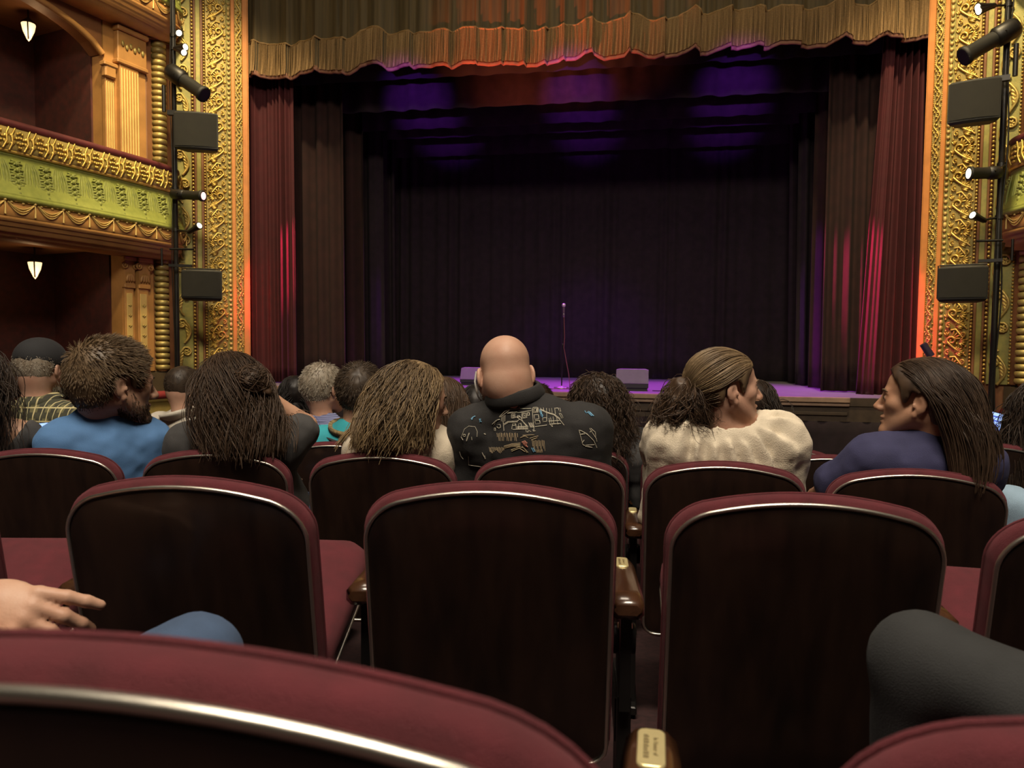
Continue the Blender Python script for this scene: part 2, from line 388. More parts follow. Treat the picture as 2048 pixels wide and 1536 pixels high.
# ------------------------------------------------------------------ gilded frame (left), mirrored for the right
FI = Vector((-6.85, 12.0, 0)); FO = Vector((-7.80, 11.25, 0)); FW = (FO-FI).length; fd = (FO-FI).normalized(); fn = Vector((-fd.y, fd.x, 0))
if fn.x < 0: fn = -fn
FM = Matrix(((fd.x, fn.x, 0, FI.x), (fd.y, fn.y, 0, FI.y), (0, 0, 1, .58), (0, 0, 0, 1)))
frame = empty('trim_1'); frame.matrix_world = FM; struct(frame, 'gilded scrollwork frame left of the stage opening', 'frame')
FH = 7.2
def strip(name, u0, u1, h, material, round_=False):
    m = MB(); x0, x1 = u0*FW, u1*FW
    if round_:
        R = [[(x0+(x1-x0)*(.5-.5*cos(pi*k/6)), h*sin(pi*k/6)+.002, z) for k in range(7)] for z in (0, FH)]
        m.rings(R, closed=False)
    else: m.box((x0, -.06, 0), (x1, h, FH), .006)
    return m.build(name, material, frame)
m = MB(); m.box((0, -.35, -.4), (FW, -.05, FH)); m.build('frame_backing', RUST, frame)
m = MB(); m.box((-.02, -.5, 0), (.0, .0, FH)); m.build('reveal', ORANGE, frame)
strip('orange_band', 0, .07, .03, ORANGE); strip('vine_band', .07, .175, .012, GOLD_DULL); strip('orange_band', .175, .225, .035, ORANGE)
strip('olive_band', .225, .285, .0, GREEN_GOLD, False); strip('scroll_band', .285, .565, .0, GOLD_DULL)
strip('rust_band', .60, .63, .012, RUST); strip('olive_band', .63, .69, .008, GREEN_GOLD); strip('rust_band', .69, .715, .012, RUST)
strip('foliage_band', .755, 1.0, -.005, GREEN_GOLD)
def spiral(c, r0, turns, a0, dirn=1, n=14, lift=.02):
    pts = []
    for i in range(n):
        t = i/(n-1); r = r0*(1-t*.85); a = a0+dirn*turns*2*pi*t
        pts.append((c[0]+r*cos(a), lift+.012*t, c[1]+r*sin(a)))
    return pts
def leaf(m, base, ang, L, W, lift=.012, thick=.014, n=6, mm=4):
    q = Matrix.Rotation(-ang, 3, 'Y')
    c = Vector((base[0]+cos(ang)*L/2, lift, base[1]+sin(ang)*L/2))
    m.ball(c, (L/2, thick, W/2), n, mm, q)
# scroll module, in local (x across the band, z up)
bw = .28*FW; PER = .40
def scroll_module(bw, PER):
    m = MB(); s = bw
    p = [(.92*s, .012, .0), (.80*s, .016, .10*PER), (.55*s, .02, .22*PER), (.36*s, .02, .36*PER), (.2*s, .02, .50*PER)]
    sp = spiral((.36*s, .56*PER), .20*s, 1.25, pi*1.05, -1)
    m.tube(p+sp, [.012+.006*min(1, i/4) if i < 8 else .018-.009*(i-8)/12 for i in range(len(p)+len(sp))], 6, up=(0, 1, 0), flat=.9)
    sp2 = spiral((.78*s, .80*PER), .13*s, 1.2, -pi*.6, 1, 11); m.tube([(.3*s, .015, .95*PER), (.5*s, .018, .98*PER)]+sp2, [.014]*4+[.012-.006*i/8 for i in range(len(sp2)-2)], 6, up=(0, 1, 0))
    sp3 = spiral((.22*s, .12*PER), .13*s, 1.15, pi*.4, 1, 11); m.tube(sp3, [.013-.006*i/10 for i in range(len(sp3))], 6, up=(0, 1, 0))
    for k in range(7):        # palmette
        a = -.35+k*.30; L = s*(.40 if k in (2, 3, 4) else .33)
        leaf(m, (.48*s, .20*PER-.1*PER), a-.15, L, s*.085, .016, .016)
    for k in range(4): leaf(m, (.36*s, .62*PER), .1+k*.42, s*.42, s*.07, .014, .014)
    for k in range(3): leaf(m, (.15*s, .72*PER), 1.2+k*.5, s*.22, s*.06, .012, .012)
    for k in range(5): leaf(m, (.62*s, .50*PER), -.9+k*.45, s*.30, s*.075, .014, .015)
    for k in range(4): leaf(m, (.70*s, .05*PER), .6+k*.5, s*.24, s*.07, .012, .014)
    for k in range(3): leaf(m, (.10*s, .40*PER), .9+k*.6, s*.2, s*.07, .012, .012)
    for (x, z) in ((.9, .35), (.93, .6), (.08, .35), (.55, .45), (.1, .92)): m.ball((x*s, .012, z*PER), (.016, .014, .016), 6, 4)
    return m
me = scroll_module(bw, PER).mesh('scroll_relief', GOLD)
for i in range(int(FH/PER)):
    o = link('scroll_relief', me, frame); o.location = (.285*FW, .0, i*PER)
# vine module
vw = .105*FW; VP = .30
m = MB()
m.tube([(vw*(.5+.28*sin(2*pi*t)), .020, VP*t) for t in np.linspace(0, 1, 13)], .010, 5, up=(0, 1, 0), caps=False)
for k, (x, z, a) in enumerate(((.25, .12, .6), (.75, .30, 2.4), (.3, .52, .5), (.7, .72, 2.6), (.3, .9, .7), (.75, .05, 2.2), (.2, .3, 1.4), (.82, .55, 1.7), (.2, .72, 1.2))):
    leaf(m, (x*vw, z*VP), a, vw*.42, vw*.2, .018, .012, 5, 3)
for (x, z) in ((.5, .25), (.5, .75), (.12, .5), (.88, .92), (.5, .5)): m.ball((x*vw, .018, z*VP), .014, 5, 3)
me = m.mesh('vine_relief', GOLD)
for i in range(int(FH/VP)):
    o = link('vine_relief', me, frame); o.location = (.07*FW, .012, i*VP)
# rows of beads, one part for each row
for u, rr, spn in ((.255, .028, .085), (.582, .020, .050), (.735, .022, .062), (.99, .016, .05), (.077, .008, .03), (.168, .008, .03)):
    m = MB()
    for i in range(int(FH/spn)):
        e = 2.2 if (u == .255 and i % 9 < 2) else 1
        m.ball((u*FW, .012, (i+.5)*spn), (rr, rr*.9, min(rr*e, spn*.55)), 6, 4)
    o = m.build('bead_row', GOLD if u != .255 else CREAMG, frame); o['kind'] = 'stuff'
# acanthus foliage band on the outside
fw = .235*FW; FP_ = .95
m = MB()
for sgn, z0 in ((1, .0), (-1, .5)):
    cx = fw*(.5-sgn*.12)
    pts = [(fw*(.5+sgn*.35*sin(pi*t)), .02, FP_*(z0+.42*t)) for t in np.linspace(0, .8, 8)]
    sp = spiral((cx, FP_*(z0+.34)), fw*.30, 1.3, pi/2-sgn*.4, sgn, 14)
    m.tube(pts+sp, [.02]*8+[.02-.011*i/13 for i in range(14)], 6, up=(0, 1, 0))
    for k in range(6): leaf(m, (cx, FP_*(z0+.34)), 2*pi*k/6, fw*.2, fw*.12, .02, .016)
    for k in range(5): leaf(m, (fw*(.5+sgn*.3), FP_*(z0+.08+.06*k)), pi/2+sgn*(.5+.1*k), fw*.42, fw*.15, .016, .018)
    for k in range(4): leaf(m, (fw*(.5+sgn*.1), FP_*(z0+.05+.05*k)), pi/2-sgn*(.5+.2*k), fw*.36, fw*.13, .014, .016)
me = m.mesh('acanthus_relief', mat('foliage_gilt', (.62, .44, .12), .45, .5, col2=(.40, .32, .10), vscale=8, bump=.25))
for i in range(int(FH/FP_)):
    o = link('acanthus_relief', me, frame); o.location = (.76*FW, 0, i*FP_)
# ------------------------------------------------------------------ side wall with pilasters and boxes (left)
W0 = Vector((-7.84, 11.22, 0)); wd = Vector((-.26, -.9656, 0)); wn = Vector((.9656, -.26, 0))
WM = Matrix(((wd.x, wn.x, 0, W0.x), (wd.y, wn.y, 0, W0.y), (0, 0, 1, 0), (0, 0, 0, 1)))
WMi = WM.inverted()
def s_of(px, py=450, y=0.):
    "distance along the side wall of the point seen at this pixel, on the plane y in front of the wall"
    d = Vector(ray(px, py)); c = Vector(CAM); n = wn
    t = ((W0+wn*y)-c).dot(n)/d.dot(n); p = WMi@(c+d*t); return p.x, p.z
wall = empty('wall_left'); wall.matrix_world = WM; struct(wall, 'side wall with gilded pilasters left of the stage', 'wall')
SA = s_of(214)[0]                 # where the box openings begin
m = MB(); m.box((0, -.3, -.8), (SA, 0, .58)); m.box((-.06, -.02, -.8), (SA, .10, .56)); m.build('wainscot', DARKWALL, wall)
m = MB(); m.box((0, -.3, .58), (s_of(244)[0], -.02, 2.6)); m.box((0, -.3, 2.6), (SA, -.02, 8.2)); m.build('wall_panel', TAN, wall)
def vstrip(name, p0, p1, z0, z1, h, material, bev=.01):
    a = s_of(p1)[0]; b = s_of(p0)[0]; m = MB(); m.box((a, -.05, z0), (b, h, z1), bev); return m.build(name, material, wall)
vstrip('rust_band', 333, 349, .58, 8.2, .03, RUST)
vstrip('rust_band', 294, 306, .58, 8.2, .02, RUST)
# banded roll: a half column of stacked rings
a = s_of(331)[0]; b = s_of(307)[0]; rr = (b-a)/2
for i, z in enumerate(np.arange(.60, 8.1, .098)):
    if i == 0:
        m = MB(); m.lathe([(rr*.62, 0), (rr*.95, .012), (rr, .045), (rr*.95, .08), (rr*.62, .092)], (0, 0, 0), 14); ringme = m.mesh('roll_ring', GOLD_DULL)
    o = link('roll_ring', ringme, wall); o.location = ((a+b)/2, .03, z)
m = MB(); m.lathe([(rr*.6, .58), (rr*.6, 8.2)], ((a+b)/2, .03, 0), 12); m.build('roll_core', TAN, wall)
def pilaster(p0, p1, z0, z1, fluted, h=.07, name='pilaster'):
    a = s_of(p1)[0]; b = s_of(p0)[0]
    m = MB(); m.box((a, -.05, z0), (b, h, z1), .006); pl = m.build(name, TAN, wall)
    w = b-a
    if fluted:
        nf = 7 if w > .2 else 4; g = MB()
        for k in range(nf): g.tube([(a+w*(k+.5)/nf, h+.006, z0+.1), (a+w*(k+.5)/nf, h+.006, z1-.06)], w/nf*.27, 8)
        g.build('fluting', CREAMG, pl)
    else:
        g = MB(); g.box((a+w*.18, h-.01, z0+.15), (b-w*.18, h+.008, z1-.1), .004)
        g.build('inlay_panel', CREAMG, pl)
        g = MB()
        for k in range(int((z1-z0-.3)/.16)):
            zz = z0+.25+k*.16
            for an in (0.6, 1.57, 2.54): leaf(g, (a+w/2, zz), an, w*.26, w*.1, h+.012, .008, 5, 3)
            g.ball((a+w/2, h+.012, zz), .012, 5, 3)
        g.build('inlay_relief', GOLD_DULL, pl)
    return pl
z_r = s_of(300, 318)[1]
zc = s_of(255, 137)[1]; zl = s_of(222, 152)[1]
pilaster(239, 276, z_r-.5, zc, True); pilaster(213, 230, z_r-.5, zl-.05, True, .03)
vstrip('orange_band', 276, 293, z_r-.5, 6.2, .035, TAN)
m = MB(); a, b = s_of(291)[0], s_of(234)[0]; m.box((a, -.02, zc+.06), (b, .09, zc+.50), .012); m.box((a-.02, -.02, zc), (b+.02, .11, zc+.07), .015); m.box((a-.02, -.02, zc+.50), (b+.02, .13, zc+.58), .015); m.build('capital_block', TAN, wall)
g = MB()
for k in range(6): g.ball((a+.08+(b-a-.16)*k/5, .10, zc+.28+.04*(k % 2)), (.03, .02, .05), 6, 4)
g.build('capital_relief', GOLD_DULL, wall)
m = MB(); a, b = s_of(231)[0], s_of(209)[0]; m.box((a, -.02, zl-.06), (b, .09, zl+.14), .02); m.box((a-.02, -.02, zl+.10), (b+.03, .11, zl+.17), .015); m.build('small_capital', TAN, wall)
zb = s_of(270, 575)[1]; zt = s_of(270, 515)[1]
pilaster(268, 289, .58, zb, False, .07); pilaster(245, 263, .58, zb, False, .03)
vstrip('orange_band', 289, 303, .58, zt, .035, TAN)
def capital(p0, p1, h):
    a = s_of(p1)[0]; b = s_of(p0)[0]; c = (a+b)/2; w = b-a; m = MB()
    m.box((a-.03, -.02, zt-.07), (b+.03, h+.06, zt), .015); m.box((a, -.02, zb-.02), (b, h+.03, zb+.05), .01); m.box((a+.01, -.02, zb), (b-.01, h+.02, zt-.05))
    for sx in (a+.01, b-.01):
        m.tube(spiral((sx, zt-.15), .06, 1.4, pi/2, 1 if sx < c else -1, 12, h+.03), [.016]*12, 5, up=(0, 1, 0))
    for k in range(4): leaf(m, (a+w*(k+.5)/4, zb+.06), pi/2+(k-1.5)*.2, .17, .05, h+.03, .02)
    return m.build('capital', TAN, wall)
capital(268, 292, .07); capital(243, 265, .03)
# bracket flare under the upper box
m = MB(); a, b = s_of(300)[0], s_of(208)[0]
R = []
for t in np.linspace(0, 1, 6): z = zt+.0+t*.22; R.append([((a+.25*(b-a))*(1-t)+a*t, -.02, z), ((a+.25*(b-a))*(1-t)+a*t, .1+.25*t*t, z), ((b-.3*(b-a))*(1-t)+b*t, .1+.25*t*t, z), ((b-.3*(b-a))*(1-t)+b*t, -.02, z)])
m.rings(R, caps=True); m.build('bracket', TAN, wall)
# wall above the arch of the upper box
zsp = zl+.17
m = MB(); N = 24; sE = 7.5; sC = SA+2.1
ar = [(SA+.02+t*(sE-SA), zsp+.62*sqrt(max(0, 1-((SA+.02+t*(sE-SA)-sC)/2.12)**2)) if SA+.02+t*(sE-SA) < sC+2.12 else zsp) for t in np.linspace(0, 1, 40)]
R = [[(s, -.3, z), (s, -.02, z), (s, -.02, 8.2), (s, -.3, 8.2)] for s, z in ar]
m.rings(R, caps=True, smooth=False); m.build('arch_wall', RUST, wall)
m = MB(); m.tube([(s, -.01, z) for s, z in ar[:26]], .05, 6); m.build('arch_moulding', TAN, wall)
# rooms behind the openings
m = MB(); m.box((SA-.3, -1.75, -.8), (7.5, -1.65, 8.2)); struct(m.build('wall_panel', WALLP, wall))
m = MB(); m.box((SA-.02, -1.7, 2.5), (SA+.03, -.28, 8.2)); m.box((s_of(244)[0]-.02, -1.7, -.8), (s_of(244)[0]+.03, -.28, 2.6)); m.build('end_panel', WALLP, wall)
m = MB(); m.box((SA, -1.7, 2.48), (7.5, .02, 3.0)); m.build('box_floor', RUST, wall)
m = MB(); m.box((SA, -1.7, zsp+.64), (7.5, -.05, zsp+.72)); m.build('box_ceiling', RUST, wall)
m = MB(); m.box((SA, -1.7, -.8), (7.5, .0, -.6)); m.build('box_floor', RUST, wall)
m = MB(); m.box((SA, -.1, -.8), (7.5, .0, -.1)); m.build('low_wall', DARKWALL, wall)
# ------------------------------------------------------------------ box front, swept along a bowed plan curve
PL = [(.03, -.02), (.0, .10), (.06, .24), (.25, .33), (.6, .38), (1.2, .42), (2.0, .45), (3.0, .46), (4.2, .46), (5.5, .44), (7.0, .40)]
def resample(P, n):
    P = np.array(P, float)
    # Catmull-Rom through the points, then even spacing
    Q = []
    for i in range(len(P)-1):
        p0, p1, p2, p3 = P[max(i-1, 0)], P[i], P[i+1], P[min(i+2, len(P)-1)]
        for t in np.linspace(0, 1, 12, endpoint=False):
            Q.append(.5*((2*p1)+(-p0+p2)*t+(2*p0-5*p1+4*p2-p3)*t*t+(-p0+3*p1-3*p2+p3)*t**3))
    Q.append(P[-1]); Q = np.array(Q); L = np.concatenate([[0], np.cumsum(np.linalg.norm(np.diff(Q, axis=0), axis=1))])
    u = np.linspace(0, L[-1], n); return np.stack([np.interp(u, L, Q[:, k]) for k in range(Q.shape[1])], 1), L[-1]
PC, PLEN = resample(PL, 90)
PT = np.gradient(PC, axis=0); PT /= np.linalg.norm(PT, axis=1)[:, None]; PN = np.stack([-PT[:, 1], PT[:, 0]], 1)
PN[PN[:, 1] < 0] *= 1
if PN[60, 1] < 0: PN = -PN
def sweep(prof, name, material, parent):
    m = MB(); m.rings([[(PC[i, 0]+PN[i, 0]*o, PC[i, 1]+PN[i, 1]*o, z) for o, z in prof] for i in range(len(PC))], closed=False)
    o = m.build(name, material, parent); return o
def plan_at(L):
    t = L/PLEN*(len(PC)-1); i = min(int(t), len(PC)-2); f = t-i
    p = PC[i]*(1-f)+PC[i+1]*f; n = PN[i]*(1-f)+PN[i+1]*f; n /= np.linalg.norm(n); return p, n
def arcp(o, z, ro, rz, a0, a1, n=8): return [(o+ro*cos(a), z+rz*sin(a)) for a in np.linspace(a0, a1, n)]
zG0, zG1 = s_of(310, 452, .4)[1], s_of(310, 376, .4)[1]      # green band
zT = s_of(310, 322, .4)[1]; zS = s_of(310, 484, .4)[1]; zM = s_of(310, 512, .4)[1]
box = empty('theatre_box'); box.matrix_world = WM
tag(box, 'green and gold curved box front beside the left gilded frame', 'theatre box')
sweep([(-.5, zT-.08)]+[(-.10, zT-.06)]+arcp(-.02, zT-.05, .07, .06, pi*.8, -pi*.4), 'rail_pad', MAROON, box)
sweep([(-.06, zT-.07)]+arcp(.0, (zG1+zT-.08)/2, .055, (zT-.10-zG1)/2, pi/2, -pi/2)+[(-.05, zG1)], 'gilt_band', GOLD_DULL, box)
sweep(arcp(.0, zG1+.02, .03, .025, pi/2, -pi/2), 'gilt_moulding', GOLD, box)
sweep([(-.01, zG1), (.0, zG1-.03)]+[(.0+.11*(t**1.6), zG1-.03-(zG1-zG0-.1)*t) for t in np.linspace(0, 1, 8)]+[(.13, zG0+.05), (.1, zG0)], 'green_panel', LIME, box)
sweep(arcp(.08, zG0+.01, .055, .045, pi/2, -pi/2)+[(.04, zG0-.05)], 'green_moulding', LIME, box)
sweep([(.06, zG0-.03)]+arcp(.04, (zG0+zS)/2-.01, .05, (zG0-zS)/2, pi/2, -pi/2)+[(.02, zS)], 'swag_band', TAN, box)
hh = (zS-zM)
sweep([(.10, zS+.01), (.11, zS-.03), (.06, zS-.04), (.07, zS-hh*.4), (.02, zS-hh*.45), (.03, zS-hh*.7), (-.05, zS-hh*.75), (-.06, zM), (-.45, zM-.02)], 'stepped_moulding', TAN, box)
# motifs
g = MB()
hG = zG1-zG0
for tier in range(6):
    z = .10+.80*tier/6; sc = 1-.45*tier/6
    for a, L in ((-.25, .13), (.35, .10), (pi+.25, .13), (pi-.35, .10), (-.9, .09), (pi+.9, .09)):
        leaf(g, (0, z*hG), a, L*sc*1.15, .045*sc, .022, .018, 6, 4)
    g.ball((0, .03, z*hG-.02), (.028*sc, .03, .035), 6, 4)
for sx in (-1, 1):
    for k in range(3):
        g.tube([(sx*(.07+.035*k), .008, .02*hG), (sx*(.085+.04*k), .02, .35*hG), (sx*(.10+.035*k), .016, .62*hG), (sx*(.14+.02*k), .012, .8*hG)], [.012, .016, .014, .006], 5, up=(0, 1, 0))
leafme = g.mesh('leaf_relief', mat('green_leaf_relief', (.27, .29, .06), .6, .05, col2=(.15, .17, .04), vscale=14, bump=.2))
g = MB(); hb = (zT-.10-zG1)
for k, (x, z) in enumerate([(-.03, .75), (.0, .8), (.03, .75), (-.045, .55), (-.015, .58), (.015, .58), (.045, .55), (-.03, .38), (0, .36), (.03, .38), (-.012, .2), (.014, .2)]):
    g.ball((x, .01, z*hb), .019, 6, 4)
for sx in (-1, 1):
    leaf(g, (sx*.05, .5*hb), pi/2-sx*.9, .11, .05, .006, .014); leaf(g, (sx*.05, .45*hb), -pi/2+sx*.9, .10, .05, .006, .014)
g.tube([(-.135, .0, .95*hb), (-.09, .02, .7*hb), (-.10, .02, .4*hb), (-.05, .01, .08*hb)], .012, 5, up=(0, 1, 0)); g.tube([(.135, .0, .05*hb), (.1, .02, .35*hb), (.11, .02, .65*hb), (.06, .01, .95*hb)], .012, 5, up=(0, 1, 0))
grapeme = g.mesh('grape_relief', GOLD)
g = MB(); hs = zG0-zS
for q in range(3): g.tube([(.36*(t-.5), .012+.01*(q == 1), hs*(.85-(.35+.13*q)*sin(pi*t))) for t in np.linspace(.04, .96, 10)], [.006+.004*sin(pi*t) for t in np.linspace(0, 1, 10)], 5, up=(0, 1, 0))
g.ball((-.18, .015, hs*.88), .022, 6, 4); g.tube([(-.18, .012, hs*.85), (-.182, .016, hs*.5), (-.178, .016, hs*.15)], [.008, .010, .014], 5)
for x in (-.10, -.03, .06, .12): g.ball((x, .008, hs*(.86+.05*sin(x*40))), (.022, .012, .014), 6, 3)
swagme = g.mesh('swag_relief', CREAMG)
def motifs(me, name, sp, o0, z, L0, tilt=0.):
    L = L0
    while L < PLEN-.6:
        p, n = plan_at(L); o = link(name, me, box)
        o.location = (p[0]+n[0]*o0, p[1]+n[1]*o0, z); o.rotation_euler = (tilt, 0, atan2(-n[0], n[1]))
        L += sp
motifs(leafme, 'leaf_relief', .385, .06, zG0+.03, .34, .14); motifs(grapeme, 'grape_relief', .27, .055, zG1+.01, .30); motifs(swagme, 'swag_relief', .385, .088, zS, .33)
up = copy_tree(box); up.location = up.location+Vector((0, 0, s_of(318, 62, .4)[1]-zM)); tag(up, 'underside of the topmost curved box above the left pilasters', 'theatre box')
# floor level box rail
low = empty('box_rail'); low.matrix_world = WM; tag(low, 'low gilt box rail with a red padded top at floor level, left side', 'box rail')
zl0 = s_of(300, 785, .35)[1]
sweep([(-.16, zl0-.04)]+arcp(-.06, zl0-.06, .09, .07, pi*.7, -pi*.4), 'rail_pad', mat('red_rail_pad', (.22, .02, .022), .7, 0, var=.2, sheen=.2), low)
sweep([(-.02, zl0-.08), (.01, zl0-.14), (-.02, zl0-.16), (-.02, zl0-.36), (.02, zl0-.38), (.0, zl0-.7), (0, -.8)], 'rail_panel', GOLD_DULL, low)
# ------------------------------------------------------------------ pendant lamps in the boxes
SHADE = mat('lamp_glass', (1, .85, .6), .3, 0, emit=(1, .68, .34), estr=1.7)
def pendant(px, py, sc, label):
    y = -.75; s, z = s_of(px, py, y); p = WM@Vector((s, y, z))
    L = empty('pendant_lamp', p); tag(L, label, 'lamp')
    m = MB(); m.lathe([(.001, -.17*sc), (.03*sc, -.13*sc), (.085*sc, .0), (.105*sc, .10*sc), (.10*sc, .12*sc), (.02*sc, .13*sc)], (0, 0, 0), 14); m.build('shade', SHADE, L)
    m = MB(); m.lathe([(.06*sc, .13*sc), (.11*sc, .11*sc), (.115*sc, .125*sc), (.03*sc, .2*sc), (.012, .22*sc), (.012, .5*sc)], (0, 0, 0), 12)
    for k in range(3):
        a = -.9+2*pi*k/3; m.tube([(.03*sc*cos(a), .03*sc*sin(a), -.14*sc), (.09*sc*cos(a), .09*sc*sin(a), .0), (.112*sc*cos(a), .112*sc*sin(a), .12*sc)], .012*sc, 5)
    m.build('cage', BLACKM, L)
    m = MB(); m.lathe([(.02, .5*sc), (.12*sc, .5*sc), (.15*sc, .53*sc), (.15*sc, .56*sc)], (0, 0, 0), 16); m.build('ceiling_plate', mat('lamp_brass', (.5, .42, .3), .3, .9), L)
    ld = bpy.data.lights.new('lamp_glow', 'POINT'); ld.energy = 4; ld.color = (1, .62, .3); ld.shadow_soft_size = .1
    lo = bpy.data.objects.new('lamp_glow', ld); COL.objects.link(lo); lo.parent = L; lo.location = (.14*sc, -.12*sc, -.16*sc)
    return L
pendant(57, 62, .9, 'glowing glass pendant lamp in the upper left box')
pendant(70, 538, .9, 'glowing glass pendant lamp in the lower left box')
# mirrored right side
fr = copy_tree(frame, None, MIR); fr.name = 'trim_2'; struct(fr, 'gilded scrollwork frame right of the stage opening', 'frame')
wr = copy_tree(wall, None, MIR); wr.name = 'wall_right'; struct(wr, 'side wall with gilded pilasters right of the stage', 'wall')
br = copy_tree(box, None, MIR); tag(br, 'green and gold curved box front at the right edge of the photo', 'theatre box')
ur = copy_tree(up, None, MIR); tag(ur, 'underside of the topmost curved box above the right pilasters', 'theatre box')
lr = copy_tree(low, None, MIR); tag(lr, 'low gilt box rail with a red padded top at floor level, right side', 'box rail')
# ================================================================== stage gear
# black skirt under the stage lip
sk = drape('stage_skirt', [(-9.3, ZS-.36), (7.9, ZS-.36)], [(-9.3, -.757), (7.9, -.757)], 11.50, VELVET_BLK, 60, .018, 77, nz=4, thick=.008)
tag(sk, 'black pleated skirt hanging below the front of the stage', 'stage skirt')
WEDGE_M = mat('wedge_box', (.16, .15, .16), .6, 0, var=.1, bump=.2, bscale=300)
WEDGE_D = mat('wedge_dark', (.02, .02, .02), .6)
def wedge(px0, px1, py0, py1, label):
    # monitor wedge resting on the stage, its face tilted up towards the back of the stage
    p = at((px0+px1)/2, py1, Z=ZS); dist = (p-CAM)@CF
    W = (px1-px0)*dist/FPX; H = (py1-py0)*dist/FPX
    o = empty('stage_monitor', (p[0], p[1], ZS)); tag(o, label, 'speaker', 'stage monitors')
    d = .36; hw = W/2
    sect = [(0.0, .05), (0.0, H*.36), (.10, H*.98), (.16, H), (d, H*.25), (d*.97, .05)]
    m = MB(); R = [[(x, y, z) for y, z in sect] for x in (-hw, -hw*.8, hw*.8, hw)]
    # cabinet narrower towards its ends
    R[0] = [(x, y, z*(.96 if z > .1 else 1)) for x, y, z in R[0]]; R[3] = [(x, y, z*(.96 if z > .1 else 1)) for x, y, z in R[3]]
    m.rings(R, caps=True, smooth=False); m.build('cabinet', WEDGE_M, o)
    m = MB(); m.box((-hw*.94, .012, .0), (hw*.94, d*.92, .05)); m.build('base', WEDGE_D, o)
    m = MB(); m.box((-hw*.99, -.012, .05), (hw*.99, .004, H*.35), .004); m.build('end_panel', WEDGE_D, o)
    m = MB(); q = MB(); m.rings([[(x, .17+(d-.19)*t+.012, H*(1-.02)-(H*.73)*t+.012) for t in (0, 1)] for x in (-hw*.9, hw*.9)], closed=False); m.build('grille', GRILLE, o)
    return o
wedge(919, 981, 735, 771, 'wedge stage monitor just left of the bald head')
wedge(1232, 1296, 738, 782, 'wedge stage monitor right of the microphone stand')
m = MB(); p = at(1322, 783, Z=ZS)
m.tube([(p[0]-.14, p[1], ZS+.012), (p[0]-.05, p[1]-.03, ZS+.012), (p[0]+.05, p[1]+.0, ZS+.012), (p[0]+.13, p[1]-.02, ZS+.012)], .008, 6)
tag(m.build('cable', BLACKM), 'short black cable lying on the stage beside the right wedge monitor', 'cable')
# microphone stand
p = at(1123, 777, Z=ZS); top = at(1128, 612, Y=p[1]); h = top[2]-ZS
mic = empty('microphone_stand', (p[0], p[1], ZS)); tag(mic, 'thin microphone stand with round base at the centre of the stage', 'microphone stand')
STANDM = mat('stand_steel', (.30, .26, .28), .35, .7); MICH = mat('mic_head', (.75, .7, .72), .4, .6)
m = MB(); m.lathe([(.13, 0), (.13, .018), (.12, .026), (.02, .034), (.015, .05)], (0, 0, 0), 20); m.build('base', STANDM, mic)
dx = top[0]-p[0]
m = MB(); m.tube([(0, 0, .03), (dx*.5, 0, h*.52)], .011, 8); m.tube([(dx*.5, 0, h*.5), (dx, 0, h-.16)], .008, 8); m.lathe([(.016, 0), (.018, .01), (.018, .06), (.012, .07)], (dx*.5, 0, h*.5), 10); m.build('pole', BLACKM, mic)
m = MB(); m.lathe([(.012, 0), (.016, .005), (.017, .05), (.011, .06)], (dx, -.005, h-.19), 10, axis=(0, -.3, 1)); m.build('clip', STANDM, mic)
m = MB(); m.lathe([(.010, -.18), (.014, -.15), (.019, -.03), (.022, -.01)], (dx, -.03, h), 10, axis=(0, -.15, 1)); mb_ = m.build('microphone', STANDM, mic)
m = MB(); m.ball((dx, -.03, h+.012), (.032, .032, .034), 12, 8); g_ = m.build('grille', MICH, mb_)
m = MB(); q = at(1140, 764, Z=ZS+.02)
m.tube([(dx+.005, -.02, h-.19), (dx+.02, -.015, h*.62), (dx*.6+.018, -.014, h*.5), (dx+.05, -.02, h*.35), (dx+.10, -.03, h*.18), (dx+.125, -.05, .05), (dx+.13, -.05, .012), (dx+.10, -.2, .008), (dx-.3, -.3, .008)], .006, 6)
m.build('cable', mat('mic_cable', (.20, .07, .06), .5), mic)
# unidentified short dark tilted rod on a post, at the foot of the right frame
p = at(1851, 715, Y=11.2)
s_ = empty('tilted_rod', (p[0], p[1], ZS-.02)); tag(s_, 'short dark tilted rod on a post below the right gilded frame', 'stage light')
m = MB(); m.tube([(0.04, 0, -1.08), (.04, 0, p[2]-ZS-.02)], .015, 8); m.lathe([(.12, 0), (.12, .02), (.02, .03)], (.04, 0, -1.08), 14); m.build('post', BLACKM, s_)
a = at(1846, 688, Y=11.2)-p; b = at(1862, 712, Y=11.2)-p; zo = p[2]-ZS+.02
m = MB(); m.tube([(a[0], 0, a[2]+zo), (b[0], .0, b[2]+zo)], [.05, .055], 10); m.build('housing', mat('dark_violet_metal', (.03, .02, .05), .5), s_)
